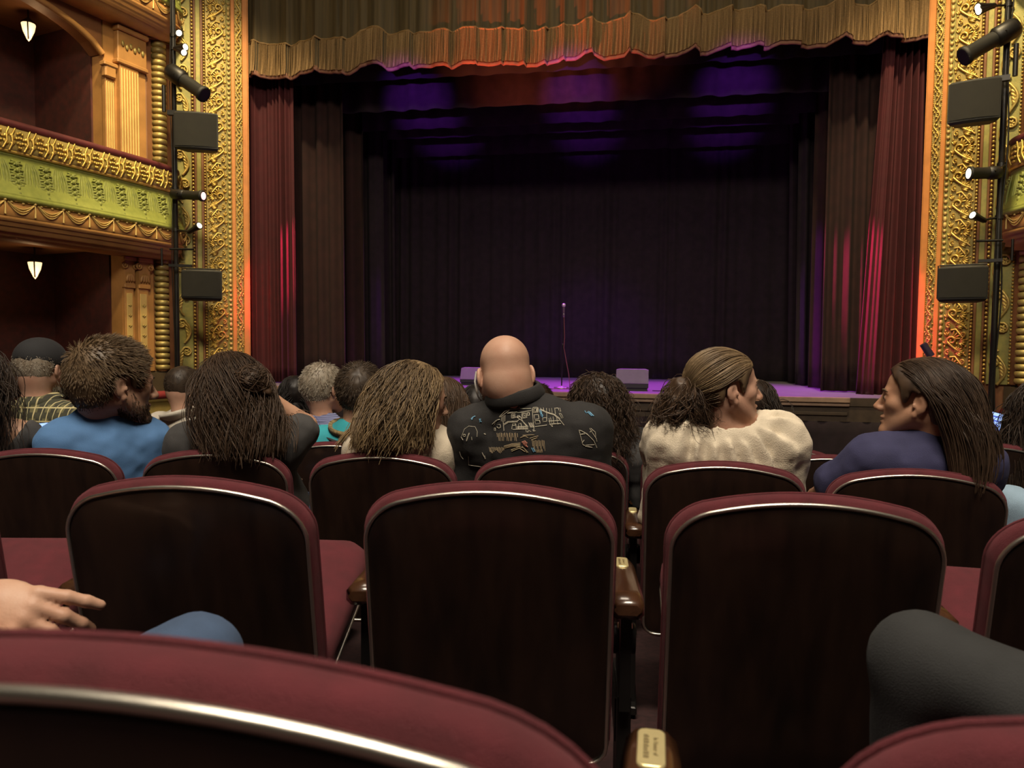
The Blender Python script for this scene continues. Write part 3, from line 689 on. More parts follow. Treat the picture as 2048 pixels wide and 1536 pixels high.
# ------------------------------------------------------------------ lighting pipes with lamps and loudspeakers
LENS = mat('lamp_lens', (1, .9, .7), .2, 0, emit=(1, .80, .5), estr=7.)
LENSP = mat('lamp_lens_pink', (1, .7, .7), .2, 0, emit=(1, .5, .5), estr=1.6)
def pipe(pt, pb, Y, label):
    a = at(*pt, Y=Y); b = at(*pb, Y=Y); x = (a[0]+b[0])/2; zf = zfloor(Y) if Y < 11.5 else ZS
    o = empty('lighting_pipe', (x, Y, zf)); tag(o, label, 'pipe', 'lighting pipes')
    m = MB(); m.tube([(0, 0, 0), (0, 0, 7.4-zf)], .038, 10); m.build('pole', BLACKM, o)
    m = MB(); m.lathe([(.2, 0), (.2, .02), (.05, .035)], (0, 0, 0), 18); m.build('base_plate', BLACKM, o)
    m = MB()
    pts = [(.035+.02*sin(z*3.1), -.03, z) for z in np.linspace(.8, 7.2-zf, 26)]
    m.tube(pts, .010, 5); m.tube([(-.03-.015*sin(z*2.3+1), -.035, z) for z in np.linspace(.5, 7.2-zf, 26)], .008, 5); m.build('cable', BLACKM, o)
    return o, x
def profile_spot(p0, p1, Y, r0, r1, label, lens, Xp, lit=True):
    "stage spotlight from its rear p0 to its lens end p1 (pixels), clamped to the pipe at X = Xp"
    a = at(*p0, Y=Y-.12); b = at(*p1, Y=Y-.16); a, b = Vector(a), Vector(b); d = (b-a); L = d.length; d.normalize()
    o = empty('stage_spotlight', a); tag(o, label, 'spotlight', 'spotlights on the lighting pipes')
    m = MB(); m.lathe([(r0*.5, 0), (r0*.9, .02), (r0, .06), (r0, L*.38), (r0*.8, L*.42)], (0, 0, 0), 12, axis=d); m.build('housing', BLACKM, o)
    m = MB(); m.lathe([(r1*.9, L*.38), (r1, L*.42), (r1, L*.9), (r1*1.22, L*.92), (r1*1.22, L), (r1*.9, L)], (0, 0, 0), 12, axis=d); m.build('barrel', BLACKP, o)
    if lens is not None:
        m = MB(); m.lathe([(r1*.85, L*1.002), (r1*.5, L*1.01), (.002, L*1.015)], (0, 0, 0), 12, axis=d); m.build('lens', lens, o)
    c = a+d*(L*.3)
    m = MB(); m.tube([Vector((Xp, Y-.03, c.z+.12))-a, Vector((Xp, Y-.1, c.z+.1))-a, c-a+Vector((0, -r0, 0))], .014, 6); m.lathe([(.055, -.03), (.055, .03)], Vector((Xp, Y, c.z+.12))-a, 10); m.build('yoke', BLACKM, o)
    return o
def clip_light(pc, plens, Y, label, Xp, n=1):
    c = Vector(at(*pc, Y=Y-.12)); o = empty('clip_light', c); tag(o, label, 'lamp', 'small lamps on the lighting pipes')
    for k, pl in enumerate(plens):
        e = Vector(at(*pl, Y=Y-.2)); d = (e-c); L = max(d.length, .06); d.normalize()
        m = MB(); m.lathe([(.02, -.05), (.035, -.02), (.04, L*.4), (.055, L*.85), (.06, L)], (0, 0, 0), 10, axis=d); h_ = m.build('housing', BLACKM, o)
        m = MB(); m.lathe([(.052, L*.97), (.03, L*1.05), (.002, L*1.08)], (0, 0, 0), 10, axis=d); m.build('lens', LENS, h_)
    m = MB(); m.tube([(0, 0, 0), Vector((Xp, Y, c.z+.05))-c], .014, 6); m.lathe([(.05, -.025), (.05, .025)], Vector((Xp, Y, c.z+.05))-c, 10); m.build('clamp', BLACKM, o)
    return o
def loudspeaker(p0, p1, Y, label, Xp, out, tilt=0., bracket=True, rounded=.25):
    a = at(p0[0], p0[1], Y=Y-.2); b = at(p1[0], p1[1], Y=Y-.2); c = Vector(((a[0]+b[0])/2, Y-.05, (a[2]+b[2])/2)); W = abs(b[0]-a[0])*.92; H = abs(a[2]-b[2]); D = .40
    o = empty('loudspeaker', c, out*.35); tag(o, label, 'speaker', 'loudspeakers on the lighting pipes')
    # body: bowed front, tapering to the rear
    n = 12; fr = []
    for k in range(n+1):
        t = -1+2*k/n; fr.append((t*W/2, -D*.42-.07*(1-t*t)))
    sect = fr+[(W*.36, D*.5), (-W*.36, D*.5)]
    R = []
    for z, s in ((-H/2, .90), (-H/2+.03, 1), (0, 1.0), (H/2-.03, 1), (H/2, .90)):
        R.append([(x*s, y*s, z+tilt*y) for x, y in sect])
    m = MB(); m.rings(R, caps=True, smooth=False); m.build('cabinet', BLACKP, o)
    m = MB(); m.rings([[(x*.94, y-.012, z+tilt*y) for x, y in fr] for z in np.linspace(-H/2+.05, H/2-.03, 5)], closed=False); m.build('grille', GRILLE, o)
    if bracket:
        m = MB(); x = (Xp-c.x)
        m.tube([(x, .06, H/2+.33), (-out*W*.25, .0, H/2+.33)], .016, 6); m.box((min(x, -out*W*.3), -.02, H/2+.05), (max(x, -out*W*.3), .05, H/2+.09)); m.tube([(x+out*-.10, .0, H/2+.33), (x+out*-.10, 0, H/2+.06)], .016, 6)
        m.tube([(-W*.48, -.1, H/2+.02), (W*.48, -.1, H/2+.02)], .01, 6); m.tube([(-W*.5, -.1, H/2+.02), (-W*.5, -.1, -H*.4)], .008, 6); m.build('bracket', BLACKM, o)
    else:
        m = MB(); x = (Xp-c.x); m.box((min(x, 0), -.02, H/2-.04), (max(x, 0), .05, H/2+.03)); m.tube([(x+out*-.05, 0, H/2), (x+out*-.05, 0, H/2+.4)], .03, 6); m.build('bracket', BLACKM, o)
    return o
YP = 10.5
_, xl = pipe((349, 60), (352, 730), YP, 'tall black lighting pipe in front of the left gilded frame')
profile_spot((338, 140), (409, 190), YP, .13, .10, 'long black spotlight tilted down, high on the left pipe', None, xl)
clip_light((352, 97), [(371, 94), (368, 105)], YP, 'twin lit lamp near the top of the left pipe', xl)
clip_light((362, 70), [(358, 66)], YP, 'small dark lamp at the very top of the left pipe', xl)
loudspeaker((344, 224), (428, 296), YP, 'upper black loudspeaker hung on the left pipe', xl, 1, .12, False)
profile_spot((343, 388), (407, 392), YP, .08, .07, 'level spotlight with a pink rim in the middle of the left pipe', LENSP, xl)
clip_light((380, 463), [(399, 451)], YP, 'small lit lamp above the lower left loudspeaker', xl)
loudspeaker((359, 540), (436, 600), YP, 'lower black loudspeaker bracketed to the left pipe', xl, 1)
_, xr = pipe((2012, 60), (1988, 730), YP, 'tall black lighting pipe in front of the right gilded frame')
xr2 = xr
profile_spot((2034, 52), (1926, 114), YP, .13, .10, 'long black spotlight tilted down, high on the right pipe', None, xr)
clip_light((1985, 12), [(1955, 15), (1957, 22)], YP, 'twin lit lamp near the top of the right pipe', xr)
loudspeaker((1906, 158), (2010, 240), YP, 'upper black loudspeaker hung on the right pipe', xr, -1, .12, False)
profile_spot((2003, 345), (1937, 347), YP, .085, .075, 'level spotlight with bright rims in the middle of the right pipe', LENS, xr)
clip_light((1966, 440), [(1945, 430)], YP, 'small lit lamp above the lower right loudspeaker', xr)
loudspeaker((1885, 532), (1984, 603), YP, 'lower black loudspeaker bracketed to the right pipe', xr, -1)
# ================================================================== seats
SP = .535
def rowY(k, X):
    if k <= 1: return .41+.92*k-.012*k-.066*(X-.28)**2
    return .41+.92*k-.055*(X-.25)**2
def rowA(k, X): return math.atan(-2*(.066 if k <= 1 else .055)*(X-.27))
# seat parts in a local frame: origin on the floor under the top of the back, +Y towards the stage
REC = radians(11)
def outline(off=0., n=10, z0=.30, z1=.868, hw=.2325):
    "closed outline of the back (s, t) counted from the bottom left"
    hw2 = hw+off*.55; P = []
    rb = .035+max(0, off); rt = .088
    def arc(cx, cz, rx, rz, a0, a1, k): return [(cx+rx*cos(a), cz+rz*sin(a)) for a in np.linspace(a0, a1, k)]
    zt = z1+off*1.2; sag = .018
    P += arc(hw2-rb, z0-off+rb, rb, rb, -pi/2, 0, 5)
    P += arc(hw2-rt*1.15, zt-sag-rt*.98, rt*1.15, rt*.98, 0, pi/2*.86, n)
    sx = P[-1][0]; zx = P[-1][1]
    for t in np.linspace(sx, -sx, 15)[1:-1]: P.append((t, zx+(zt-zx)*(1-(t/sx)**2)))
    P += arc(-hw2+rt*1.15, zt-sag-rt*.98, rt*1.15, rt*.98, pi-pi/2*.86, pi, n)
    P += arc(-hw2+rb, z0-off+rb, rb, rb, pi, pi*1.5, 5)
    return P
def plate(s, t, d):
    "point on the reclined, bowed back: s across, t height, d towards the sitter"
    bow = .020*(1-(s/.24)**2)
    return (s, (.868-t)*math.tan(REC)+d*cos(REC)-bow*.6, t-d*sin(REC)*.4)
O0 = outline(); NO = len(O0)
cx, cz = 0., .58
def ring(off, d, sc=1.):
    P = outline(off) if sc == 1 else [(cx+(s-cx)*sc, cz+(t-cz)*sc) for s, t in O0]
    return [plate(s, t, d) for s, t in P]
def cap(m, sc0, d0, scs):
    R = [[plate(cx+(s-cx)*sc, cz+(t-cz)*sc, d) for s, t in O0] for sc, d in scs]
    m.rings(R); m.add(R[-1], [tuple(range(NO))], True)
mp = MB(); R = [[plate(cx+(s-cx)*sc, cz+(t-cz)*sc, d) for s, t in O0] for sc, d in ((1, .012), (1, .001), (.97, -.002), (.7, -.003), (.4, -.003), (.1, -.003))]; mp.rings(R); mp.add(R[-1], [tuple(range(NO))], True)
panel_me = mp.mesh('back_panel', WOOD)
mt = MB(); mt.tube([plate(s, t, .0) for s, t in outline(.001)], .0042, 6, loop=True); trim_me = mt.mesh('back_trim', CHROME)
mc = MB(); R = [ring(.0, .004), ring(.009, .008), ring(.0145, .018), ring(.015, .030), ring(.010, .044)]+[[plate(cx+(s-cx)*sc, cz+(t-cz)*sc, d) for s, t in O0] for sc, d in ((.97, .056), (.88, .064), (.6, .070), (.3, .072), (.08, .072))]
mc.rings(R); mc.add(R[-1], [tuple(range(NO))], True); cush_me = mc.mesh('back_cushion', REDF)
ms = MB(); ms.tube([plate(s, t, .034) for s, t in outline(.0155)][4:-4], .0028, 5); seam_me = ms.mesh('seam', REDF)
# tip-up seat pan
def pan_meshes():
    hw, L = .214, .41
    def out(o, k=6):
        P = []
        for (cx_, cy_, a0) in ((hw-.05, .05, -pi/2), (hw-.06, L-.06, 0), (-hw+.06, L-.06, pi/2), (-hw+.05, .05, pi)):
            r = .05 if cy_ < .1 else .06
            P += [(cx_+(r+o)*cos(a), cy_+(r+o)*sin(a)) for a in np.linspace(a0, a0+pi/2, k)]
        return P
    c = MB(); R = [[(x, y, z) for x, y in out(o)] for o, z in ((-.005, -.045), (.002, -.04), (.008, -.01), (.006, .02), (-.01, .042))]
    R += [[(x*s, L/2+(y-L/2)*s, z) for x, y in out(-.01)] for s, z in ((.85, .056), (.5, .064), (.1, .066))]
    c.rings(R); c.add(R[-1], [tuple(range(len(R[-1])))], True); c.add(R[0], [tuple(range(len(R[0])-1, -1, -1))], False)
    u = MB(); R = [[(x, y, z) for x, y in out(o)] for o, z in ((-.006, -.062), (.0, -.058), (.001, -.045))]; u.rings(R, caps=True)
    t = MB(); t.tube([(x, y, -.045) for x, y in out(.004)], .004, 5, loop=True)
    return c.mesh('seat_cushion', REDF), u.mesh('seat_panel', WOOD), t.mesh('seat_trim', CHROME)
pan_c, pan_u, pan_t = pan_meshes()
SEATS = {}
PLACED = {(0, -1): (-.24, .285, .016, .03), (0, 0): (.345, .36, -.013, -.08), (1, -1): (-.268, 1.30, -.096, .112), (1, 0): (.30, 1.33, -.098, .03), (1, -2): (-.828, 1.205, -.092, .10), (1, -3): (-1.40, 1.06, -.085, .2), (1, 1): (.845, 1.32, -.1, -.05), (0, 1): (.90, .36, -.013, -.12)}
def seat(k, n, label, occupied=False, dX=0, dY=0, dz=0, drz=0, group='theatre seats'):
    X = SP*(n+.5)+dX; Y = rowY(k, X)+dY; zf = zfloor(.41+.92*k)+dz; rz = rowA(k, X)+drz
    if (k, n) in PLACED: X, Y, zf, rz = PLACED[(k, n)]
    o = empty('auditorium_chair', (X, Y, zf), rz); tag(o, label, 'seat', group)
    b = link('back_panel', panel_me, o); link('back_trim', trim_me, b)
    c = link('back_cushion', cush_me, o); link('seam', seam_me, c)
    tl = radians(2 if occupied else 21)
    for nm_, me in (('seat_cushion', pan_c), ('seat_panel', pan_u), ('seat_trim', pan_t)):
        q = link(nm_, me, o); q.location = (0, .145, .375 if occupied else .455); q.rotation_euler = (tl, 0, 0)
    SEATS[(k, n)] = o; return o
# armrest with its standard, shared by two seats
am = MB()
def arm_ring(y, hw, z0, z1, b=.010): return [(-hw+b, y, z0), (hw-b, y, z0), (hw, y, z0+b), (hw, y, z1-b), (hw-b, y, z1), (-hw+b, y, z1), (-hw, y, z1-b), (-hw, y, z1-b), (-hw, y, z0+b)]
am.rings([arm_ring(y, hw, z0, z1, b) for y, hw, z0, z1, b in ((.0, .026, .612, .632, .008), (.006, .032, .602, .642, .010), (.06, .033, .600, .643, .010), (.16, .0305, .602, .644, .010), (.24, .029, .604, .644, .010), (.285, .026, .608, .641, .010), (.302, .016, .615, .634, .008))], caps=True)
arm_me = am.mesh('arm_pad', ARMW)
pq = MB(); N = 8
P = [(x, y) for (cx_, cy_, a0) in ((.0065, .218, -pi/2), (.0065, .270, 0), (-.0065, .270, pi/2), (-.0065, .218, pi)) for x, y in [(cx_+.0075*cos(a), cy_+.009*sin(a)) for a in np.linspace(a0, a0+pi/2, 5)]]
pq.rings([[(x, y, .6435) for x, y in P], [(x, y, .6455) for x, y in P], [(x*.92, .244+(y-.244)*.95, .6465) for x, y in P]], caps=True)
plaq_me = pq.mesh('plaque', BRASS)
sm_ = MB()
sm_.box((-.020, .02, .0), (.020, .26, .03), .004); sm_.box((-.014, .06, .03), (.014, .20, .42)); sm_.box((-.011, .04, .40), (.011, .22, .60)); sm_.box((-.017, .10, .30), (.017, .30, .40), .004)
std_me = sm_.mesh('standard', BLACKM)
hm = MB(); hm.lathe([(.030, -.024), (.033, -.020), (.033, .020), (.030, .024)], (0, .12, .52), 14, axis=(1, 0, 0))
hinge_me = hm.mesh('hinge_cover', mat('hinge_black', (.03, .03, .03), .3, .5))
hm = MB()
for x in (-.012, .0, .012): hm.tube([(x, .085+.018*cos(a), .53+.034*sin(a)) for a in np.linspace(.3, 2.2, 6)], .0032, 5)
spring_me = hm.mesh('spring', CHROME)
cur = bpy.data.curves.new('plaque_text', 'FONT'); cur.body = 'In Honor of'; cur.size = .0068; cur.align_x = 'CENTER'; cur.extrude = .0002
def text_mesh(cur, name):
    o = bpy.data.objects.new(name, cur); COL.objects.link(o); bpy.context.view_layer.update()
    dg = bpy.context.evaluated_depsgraph_get(); me = bpy.data.meshes.new_from_object(o.evaluated_get(dg)); bpy.data.objects.remove(o); me.materials.clear(); me.materials.append(INK); return me
txt_me = text_mesh(cur, 'plaque_text')
ln = MB(); r_ = random.Random(3); x = -.021
while x < .020:        # second line, too small to read
    w_ = r_.choice((.0016, .0022, .003)); ln.box((x, -.0022, 0), (x+w_*.7, r_.choice((.002, .0032)), .0002)); x += w_+.0008+(.003 if r_.random() < .15 else 0)
line_me = ln.mesh('plaque_line', INK)
def armrest(k, e, label, plaque=True, dY=0, dz=0, dX=0):
    X = SP*e+dX; Y = rowY(k, X)+.125+dY; zf = zfloor(.41+.92*k)+dz
    a_, b_ = SEATS.get((k, e-1)), SEATS.get((k, e)); rz = rowA(k, X)
    if a_ and b_:
        q = (a_.location+b_.location)/2; X, Y, zf = q.x, q.y+.132, q.z; rz = (a_.rotation_euler.z+b_.rotation_euler.z)/2
    elif a_ or b_:
        q = a_ or b_; sg = .5 if a_ else -.5; rz = q.rotation_euler.z; X, Y, zf = q.location.x+sg*SP*cos(rz)-.125*sin(rz), q.location.y+sg*SP*sin(rz)+.125*cos(rz), q.location.z
    if (k, e) == (0, 0): q = at(1290, 1492, Z=.646); X, Y, zf = q[0], q[1]-.244, .0
    if (k, e) == (1, 0): q = at(1259, 1124, Z=.556); X, Y, zf = q[0], q[1]-.244, -.09
    o = empty('armrest', (X, Y, zf), rz); tag(o, label, 'armrest', 'shared armrests between the seats')
    link('arm_pad', arm_me, o); s = link('standard', std_me, o); h = link('hinge_cover', hinge_me, o); link('spring', spring_me, h)
    if plaque:
        p_ = link('plaque', plaq_me, o)
        if k <= 1:
            t = link('plaque_text', txt_me, p_); t.location = (.0022, .244, .6467); t.rotation_euler = (0, 0, -pi/2)
            t = link('plaque_line', line_me, p_); t.location = (-.0055, .244, .6467); t.rotation_euler = (0, 0, -pi/2)
    return o
ROWW = ['blurred nearest row', 'empty row just ahead', 'row of the bald man', 'first row beyond the bald man', 'second row beyond the bald man', 'third row beyond the bald man', 'front row by the stage']
CNT = ['zero', 'one', 'two', 'three', 'four', 'five', 'six', 'seven', 'eight', 'nine', 'ten', 'eleven']
ORD = ['first', 'second', 'third', 'fourth', 'fifth', 'sixth', 'seventh', 'eighth', 'ninth', 'tenth', 'eleventh', 'twelfth']
SPECIAL = {(2, -1): 'red rimmed theatre seat with walnut back, behind the bald man', (2, -2): 'red rimmed theatre seat with walnut back, behind the long blonde-brown hair and cream shirt', (2, 0): 'red rimmed theatre seat with walnut back, behind the white gathered blouse', (2, 1): 'red rimmed theatre seat with walnut back, behind the navy top and long brown hair', (2, -3): 'red rimmed theatre seat with walnut back, behind the dark hair bun', (2, -4): 'red rimmed theatre seat with walnut back, behind the blue T-shirt',
 (0, -1): 'blurred red seat top filling the lower left corner', (0, 0): 'blurred red seat top in the lower right corner', (1, -1): 'empty walnut-backed seat in the middle of the nearest full row', (1, 0): 'empty walnut-backed seat right of the plaque armrest', (1, -2): 'empty walnut-backed seat above the blue denim knee', (1, -3): 'seat cut by the left edge, above the hand', (1, 1): 'seat cut by the right edge, above the black trouser knee'}
OCC = {(0, -2), (0, -1), (0, 0), (0, 1), (2, 2), (3, -2), (3, -1), (3, 0), (4, -1), (4, -2), (2, -5), (2, -4), (2, -3), (2, -2), (2, -1), (2, 0), (2, 1), (3, -3), (3, -6), (3, -5)}
RANGE = {0: (-2, 1), 1: (-3, 1), 2: (-5, 2), 3: (-6, 1), 4: (-7, 1), 5: (-8, 1), 6: (-8, -2)}
for k, (a, b) in RANGE.items():
    for n in range(a, b+1):
        side = 'left' if n < 0 else 'right'; c = -n-1 if n < 0 else n
        lab = SPECIAL.get((k, n), 'seat %s %s of the armrest line, %s' % (CNT[c+1], side, ROWW[k]))
        seat(k, n, lab, (k, n) in OCC)
    for e in range(a, b+2):
        side = 'on the central line' if e == 0 else '%s %s of the central line' % (CNT[abs(e)], 'left' if e < 0 else 'right')
        armrest(k, e, 'wooden armrest %s, %s' % (side, ROWW[k]))
# a separate block of seats at the far right, a little higher
for k in (3, 4):
    seat(k, 2, 'dark shadowed seat back at the right edge, %s' % ('behind the white top and phone' if k == 3 else 'farther of two'), True, dX=.02, dY=.0, dz=.075+.02*(k-3), drz=.1, group='seats of the right block')
# ================================================================== implicit modelling for people
def nrm(v): v = np.asarray(v, float); return v/np.linalg.norm(v)
class SDF:
    def __init__(s): s.P = []; s.mods = []
    def ell(s, c, r, R=None, k=.015, op='u'):
        r = np.array(r if hasattr(r, '__len__') else (r, r, r), float)
        s.P.append(('e', np.array(c, float), r, None if R is None else np.array(R, float), k, op)); return s
    def cone(s, a, b, ra, rb, k=.015, op='u'):
        s.P.append(('c', np.array(a, float), np.array(b, float), (ra, rb), k, op)); return s
    def _d(s, p, Q):
        if p[0] == 'e':
            L = Q-p[1]
            if p[3] is not None: L = L@p[3]
            k0 = np.sqrt(((L/p[2])**2).sum(-1)); k1 = np.sqrt(((L/p[2]**2)**2).sum(-1))
            return np.where(k1 > 1e-9, k0*(k0-1)/np.maximum(k1, 1e-9), -p[2].min())
        a, b, (ra, rb) = p[1], p[2], p[3]; ab = b-a; t = np.clip(((Q-a)@ab)/max(ab@ab, 1e-12), 0, 1)
        return np.sqrt((((Q-a)-t[..., None]*ab)**2).sum(-1))-(ra+(rb-ra)*t)
    def _bb(s, p, m):
        if p[0] == 'e':
            r = p[2].max() if p[3] is not None else p[2]; return p[1]-r-m, p[1]+r+m
        r = max(p[3]); return np.minimum(p[1], p[2])-r-m, np.maximum(p[1], p[2])+r+m
    @staticmethod
    def comb(D, d, k, op):
        if op == 'u':
            h = np.clip(.5+.5*(D-d)/k, 0, 1); return D*(1-h)+d*h-k*h*(1-h)
        h = np.clip(.5-.5*(D+d)/k, 0, 1); return D*(1-h)-d*h+k*h*(1-h)
    def ev(s, Q, mods=True):
        D = np.full(Q.shape[:-1], .5)
        for p in s.P: D = s.comb(D, s._d(p, Q), p[-2], p[-1])
        if mods:
            for f in s.mods: D = f(Q, D)
        return D
    def grad(s, Q, e=.004):
        K = np.array([[1, -1, -1], [-1, -1, 1], [-1, 1, -1], [1, 1, 1]], float); g = 0
        for k in K: g = g+k*s.ev(Q+k*e, False)[..., None]
        return g/np.maximum(np.linalg.norm(g, axis=-1, keepdims=True), 1e-9)
    def mesh(s, ax):
        x, y, z = ax; D = np.full((len(x), len(y), len(z)), .5)
        for p in s.P:
            lo, hi = s._bb(p, p[-2]+.04)
            i0, i1 = np.searchsorted(x, lo[0]), np.searchsorted(x, hi[0]); j0, j1 = np.searchsorted(y, lo[1]), np.searchsorted(y, hi[1]); k0, k1 = np.searchsorted(z, lo[2]), np.searchsorted(z, hi[2])
            if i1 <= i0 or j1 <= j0 or k1 <= k0: continue
            Q = np.stack(np.meshgrid(x[i0:i1], y[j0:j1], z[k0:k1], indexing='ij'), -1)
            D[i0:i1, j0:j1, k0:k1] = s.comb(D[i0:i1, j0:j1, k0:k1], s._d(p, Q), p[-2], p[-1])
        if s.mods:
            near = np.abs(D) < .09
            Q = np.stack([a[near] for a in np.meshgrid(x, y, z, indexing='ij')], -1); d = D[near]
            for f in s.mods: d = f(Q, d)
            D[near] = d
        D[0] = D[-1] = .5; D[:, 0] = D[:, -1] = .5; D[:, :, 0] = D[:, :, -1] = .5
        return surface_nets(D, x, y, z)
def surface_nets(D, x, y, z):
    ins = D < 0
    def corner(a, dx, dy, dz): return a[dx:a.shape[0]-1+dx, dy:a.shape[1]-1+dy, dz:a.shape[2]-1+dz]
    cnt = sum(corner(ins, dx, dy, dz).astype(np.int8) for dx in (0, 1) for dy in (0, 1) for dz in (0, 1))
    I, J, K = np.nonzero((cnt > 0) & (cnt < 8))
    vid = np.full(cnt.shape, -1, np.int64); vid[I, J, K] = np.arange(len(I))
    acc = np.zeros((len(I), 3)); n = np.zeros(len(I))
    C = [(a, b, c) for a in (0, 1) for b in (0, 1) for c in (0, 1)]
    for a in C:
        for b in C:
            if sum(abs(p-q) for p, q in zip(a, b)) != 1 or a > b: continue
            da = D[I+a[0], J+a[1], K+a[2]]; db = D[I+b[0], J+b[1], K+b[2]]; m = (da < 0) != (db < 0)
            t = np.where(m, da/np.where(m, da-db, 1), 0)
            pa = np.stack([x[I+a[0]], y[J+a[1]], z[K+a[2]]], 1); pb = np.stack([x[I+b[0]], y[J+b[1]], z[K+b[2]]], 1)
            acc += np.where(m[:, None], pa+(pb-pa)*t[:, None], 0); n += m
    V = acc/n[:, None]; F = []
    for ax in range(3):
        sl0 = [slice(None)]*3; sl1 = [slice(None)]*3; sl0[ax] = slice(0, -1); sl1[ax] = slice(1, None)
        a = ins[tuple(sl0)]; b = ins[tuple(sl1)]; i, j, k = np.nonzero(a != b); fl = a[i, j, k]
        o1, o2 = [(1, 2), (2, 0), (0, 1)][ax]
        def cell(d1, d2):
            c = [i.copy(), j.copy(), k.copy()]; c[o1] -= d1; c[o2] -= d2
            ok = (c[0] >= 0) & (c[1] >= 0) & (c[2] >= 0) & (c[0] < vid.shape[0]) & (c[1] < vid.shape[1]) & (c[2] < vid.shape[2])
            return np.where(ok, vid[np.clip(c[0], 0, vid.shape[0]-1), np.clip(c[1], 0, vid.shape[1]-1), np.clip(c[2], 0, vid.shape[2]-1)], -1)
        q = np.stack([cell(1, 1), cell(0, 1), cell(0, 0), cell(1, 0)], 1); q = np.where(fl[:, None], q, q[:, ::-1])
        F.append(q[(q >= 0).all(1)])
    return V, np.concatenate(F)
def axis(lo, hi, coarse, fine=()):
    pts = [lo]
    while pts[-1] < hi:
        st = coarse
        for a, b, f in fine:
            if a-coarse <= pts[-1] <= b: st = min(st, f)
        pts.append(pts[-1]+st)
    return np.array(pts)
def axes_for(S, coarse, boxes=()):
    lo = np.min([S._bb(p, .03)[0] for p in S.P if p[-1] == 'u'], axis=0); hi = np.max([S._bb(p, .03)[1] for p in S.P if p[-1] == 'u'], axis=0)
    return [axis(lo[i], hi[i], coarse, [(b[0][i], b[1][i], b[2]) for b in boxes]) for i in range(3)]
def put(name, S, material, root, coarse, boxes=(), attrs=None):
    V, F = S.mesh(axes_for(S, coarse, boxes))
    if material.name.startswith('hair_'): attrs = {'tint': np.clip(.62+.35*wob(V*np.array((1, 1, .3)), 170), 0, 1)}
    o = mesh_np(name, V-np.array(root.location)[None], F, material, root, attrs=attrs); return o
def sdf_copy(S, inflate=0., keep=None, ks=1.):
    T = SDF()
    for p in S.P:
        if keep is not None and not keep(p): continue
        if p[0] == 'e': T.P.append(('e', p[1], p[2]+inflate, p[3], p[4]*ks, p[5]))
        else: T.P.append(('c', p[1], p[2], (p[3][0]+inflate, p[3][1]+inflate), p[4]*ks, p[5]))
    return T
def wob(Q, f, seed=0.):
    x, y, z = Q[..., 0]*f, Q[..., 1]*f, Q[..., 2]*f
    return (np.sin(x*1.3+1.7*np.sin(y*.9+seed)+seed)+np.sin(y*1.1+1.3*np.sin(z*1.2+seed*2)+seed*3)+np.sin(z*.8+1.5*np.sin(x*.7+seed*1.7)))/3
# ------------------------------------------------------------------ head
def face_rot(px, py, fa, pitch=0., roll=0.):
    "local axes (right, face, up) of a head or torso seen at a pixel: fa 0 = looking away from the camera, 90 = profile to the right, -90 to the left"
    v = ray(px, py).copy(); v[2] = 0; v = nrm(v); r = np.array([v[1], -v[0], 0]); a = radians(fa)
    f = v*cos(a)+r*sin(a); x = np.array([f[1], -f[0], 0]); u = np.array([0, 0, 1.])
    p = radians(pitch); f2 = f*cos(p)+u*sin(p); u2 = np.cross(x, f2); q = radians(roll)
    x3 = x*cos(q)+u2*sin(q); u3 = -x*sin(q)+u2*cos(q)
    return np.stack([x3, f2, u3], 1)       # columns are the local axes
def add_head(S, c, R, s=1., fem=False, mouth=0., ears=True):
    g = lambda *l: c+R@(np.array(l)*s)
    def E(l, r, k=.012, op='u'): S.ell(g(*l), np.array(r)*s, R, k*s, op)
    def Cn(a, b, ra, rb, k=.012, op='u'): S.cone(g(*a), g(*b), ra*s, rb*s, k*s, op)
    E((0, -.020, .042), (.074, .094, .078)); E((0, .034, .036), (.062, .052, .056), .03); E((0, .046, -.030), (.053 if fem else .056, .044, .064), .03)
    for sx in (-1, 1):
        Cn((sx*.050, .004, -.040), (sx*.016, .072, -.097), .025, .017, .03)
        E((sx*.043, .056, -.014), (.021, .023, .021), .02)
    E((0, .076, -.099), (.020, .018, .016), .02)
    E((0, .080 if fem else .082, .020), (.042, .010, .007) if fem else (.044, .011, .009), .020)
    for sx in (-1, 1): E((sx*.032, .095, .003), (.017, .012, .012), .010, 's')
    for sx in (-1, 1): E((sx*.032, .0765, .001), (.0135, .0125, .0115), .004)
    Cn((0, .087, .010), (0, .109, -.028), .0080, .0105, .012); E((0, .107, -.031), (.0115, .0115, .0095), .006)
    for sx in (-1, 1): E((sx*.0125, .097, -.034), (.008, .011, .0085), .006); 
    for sx in (-1, 1): E((sx*.007, .102, -.0435), (.004, .006, .003), .003, 's')
    E((0, .0865, -.058), (.023, .012, .0075), .006); E((0, .0850, -.071), (.020, .012, .0075), .006)
    E((0, .101, -.0645-.001*mouth), (.024, .012, .0014+.003*mouth), .003, 's')
    if ears:
        for sx in (-1, 1):
            yw = R@np.array([[cos(.35), sx*-sin(.35), 0], [sx*sin(.35), cos(.35), 0], [0, 0, 1]])
            S.ell(g(sx*.079, -.012, -.004), np.array((.0085, .0205, .032))*s, yw, .006*s)
            S.ell(g(sx*.090, -.006, -.002), np.array((.0085, .009, .016))*s, yw, .004*s, 's')
            S.ell(g(sx*.076, .000, -.036), np.array((.006, .008, .010))*s, R, .006*s)
            S.ell(g(sx*.083, .004, -.010), np.array((.004, .004, .008))*s, R, .004*s)
HZ_Y = np.array([-.14, -.065, -.048, -.036, -.029, .012, .022, .030, .037, .046, .062, .082, .12]); HZ_Z = np.array([-.078, -.072, -.060, -.030, .024, .030, .0, -.012, .0, .040, .062, .085, .12])
def zline(y, lift=0.): return np.interp(y, HZ_Y, HZ_Z)+lift
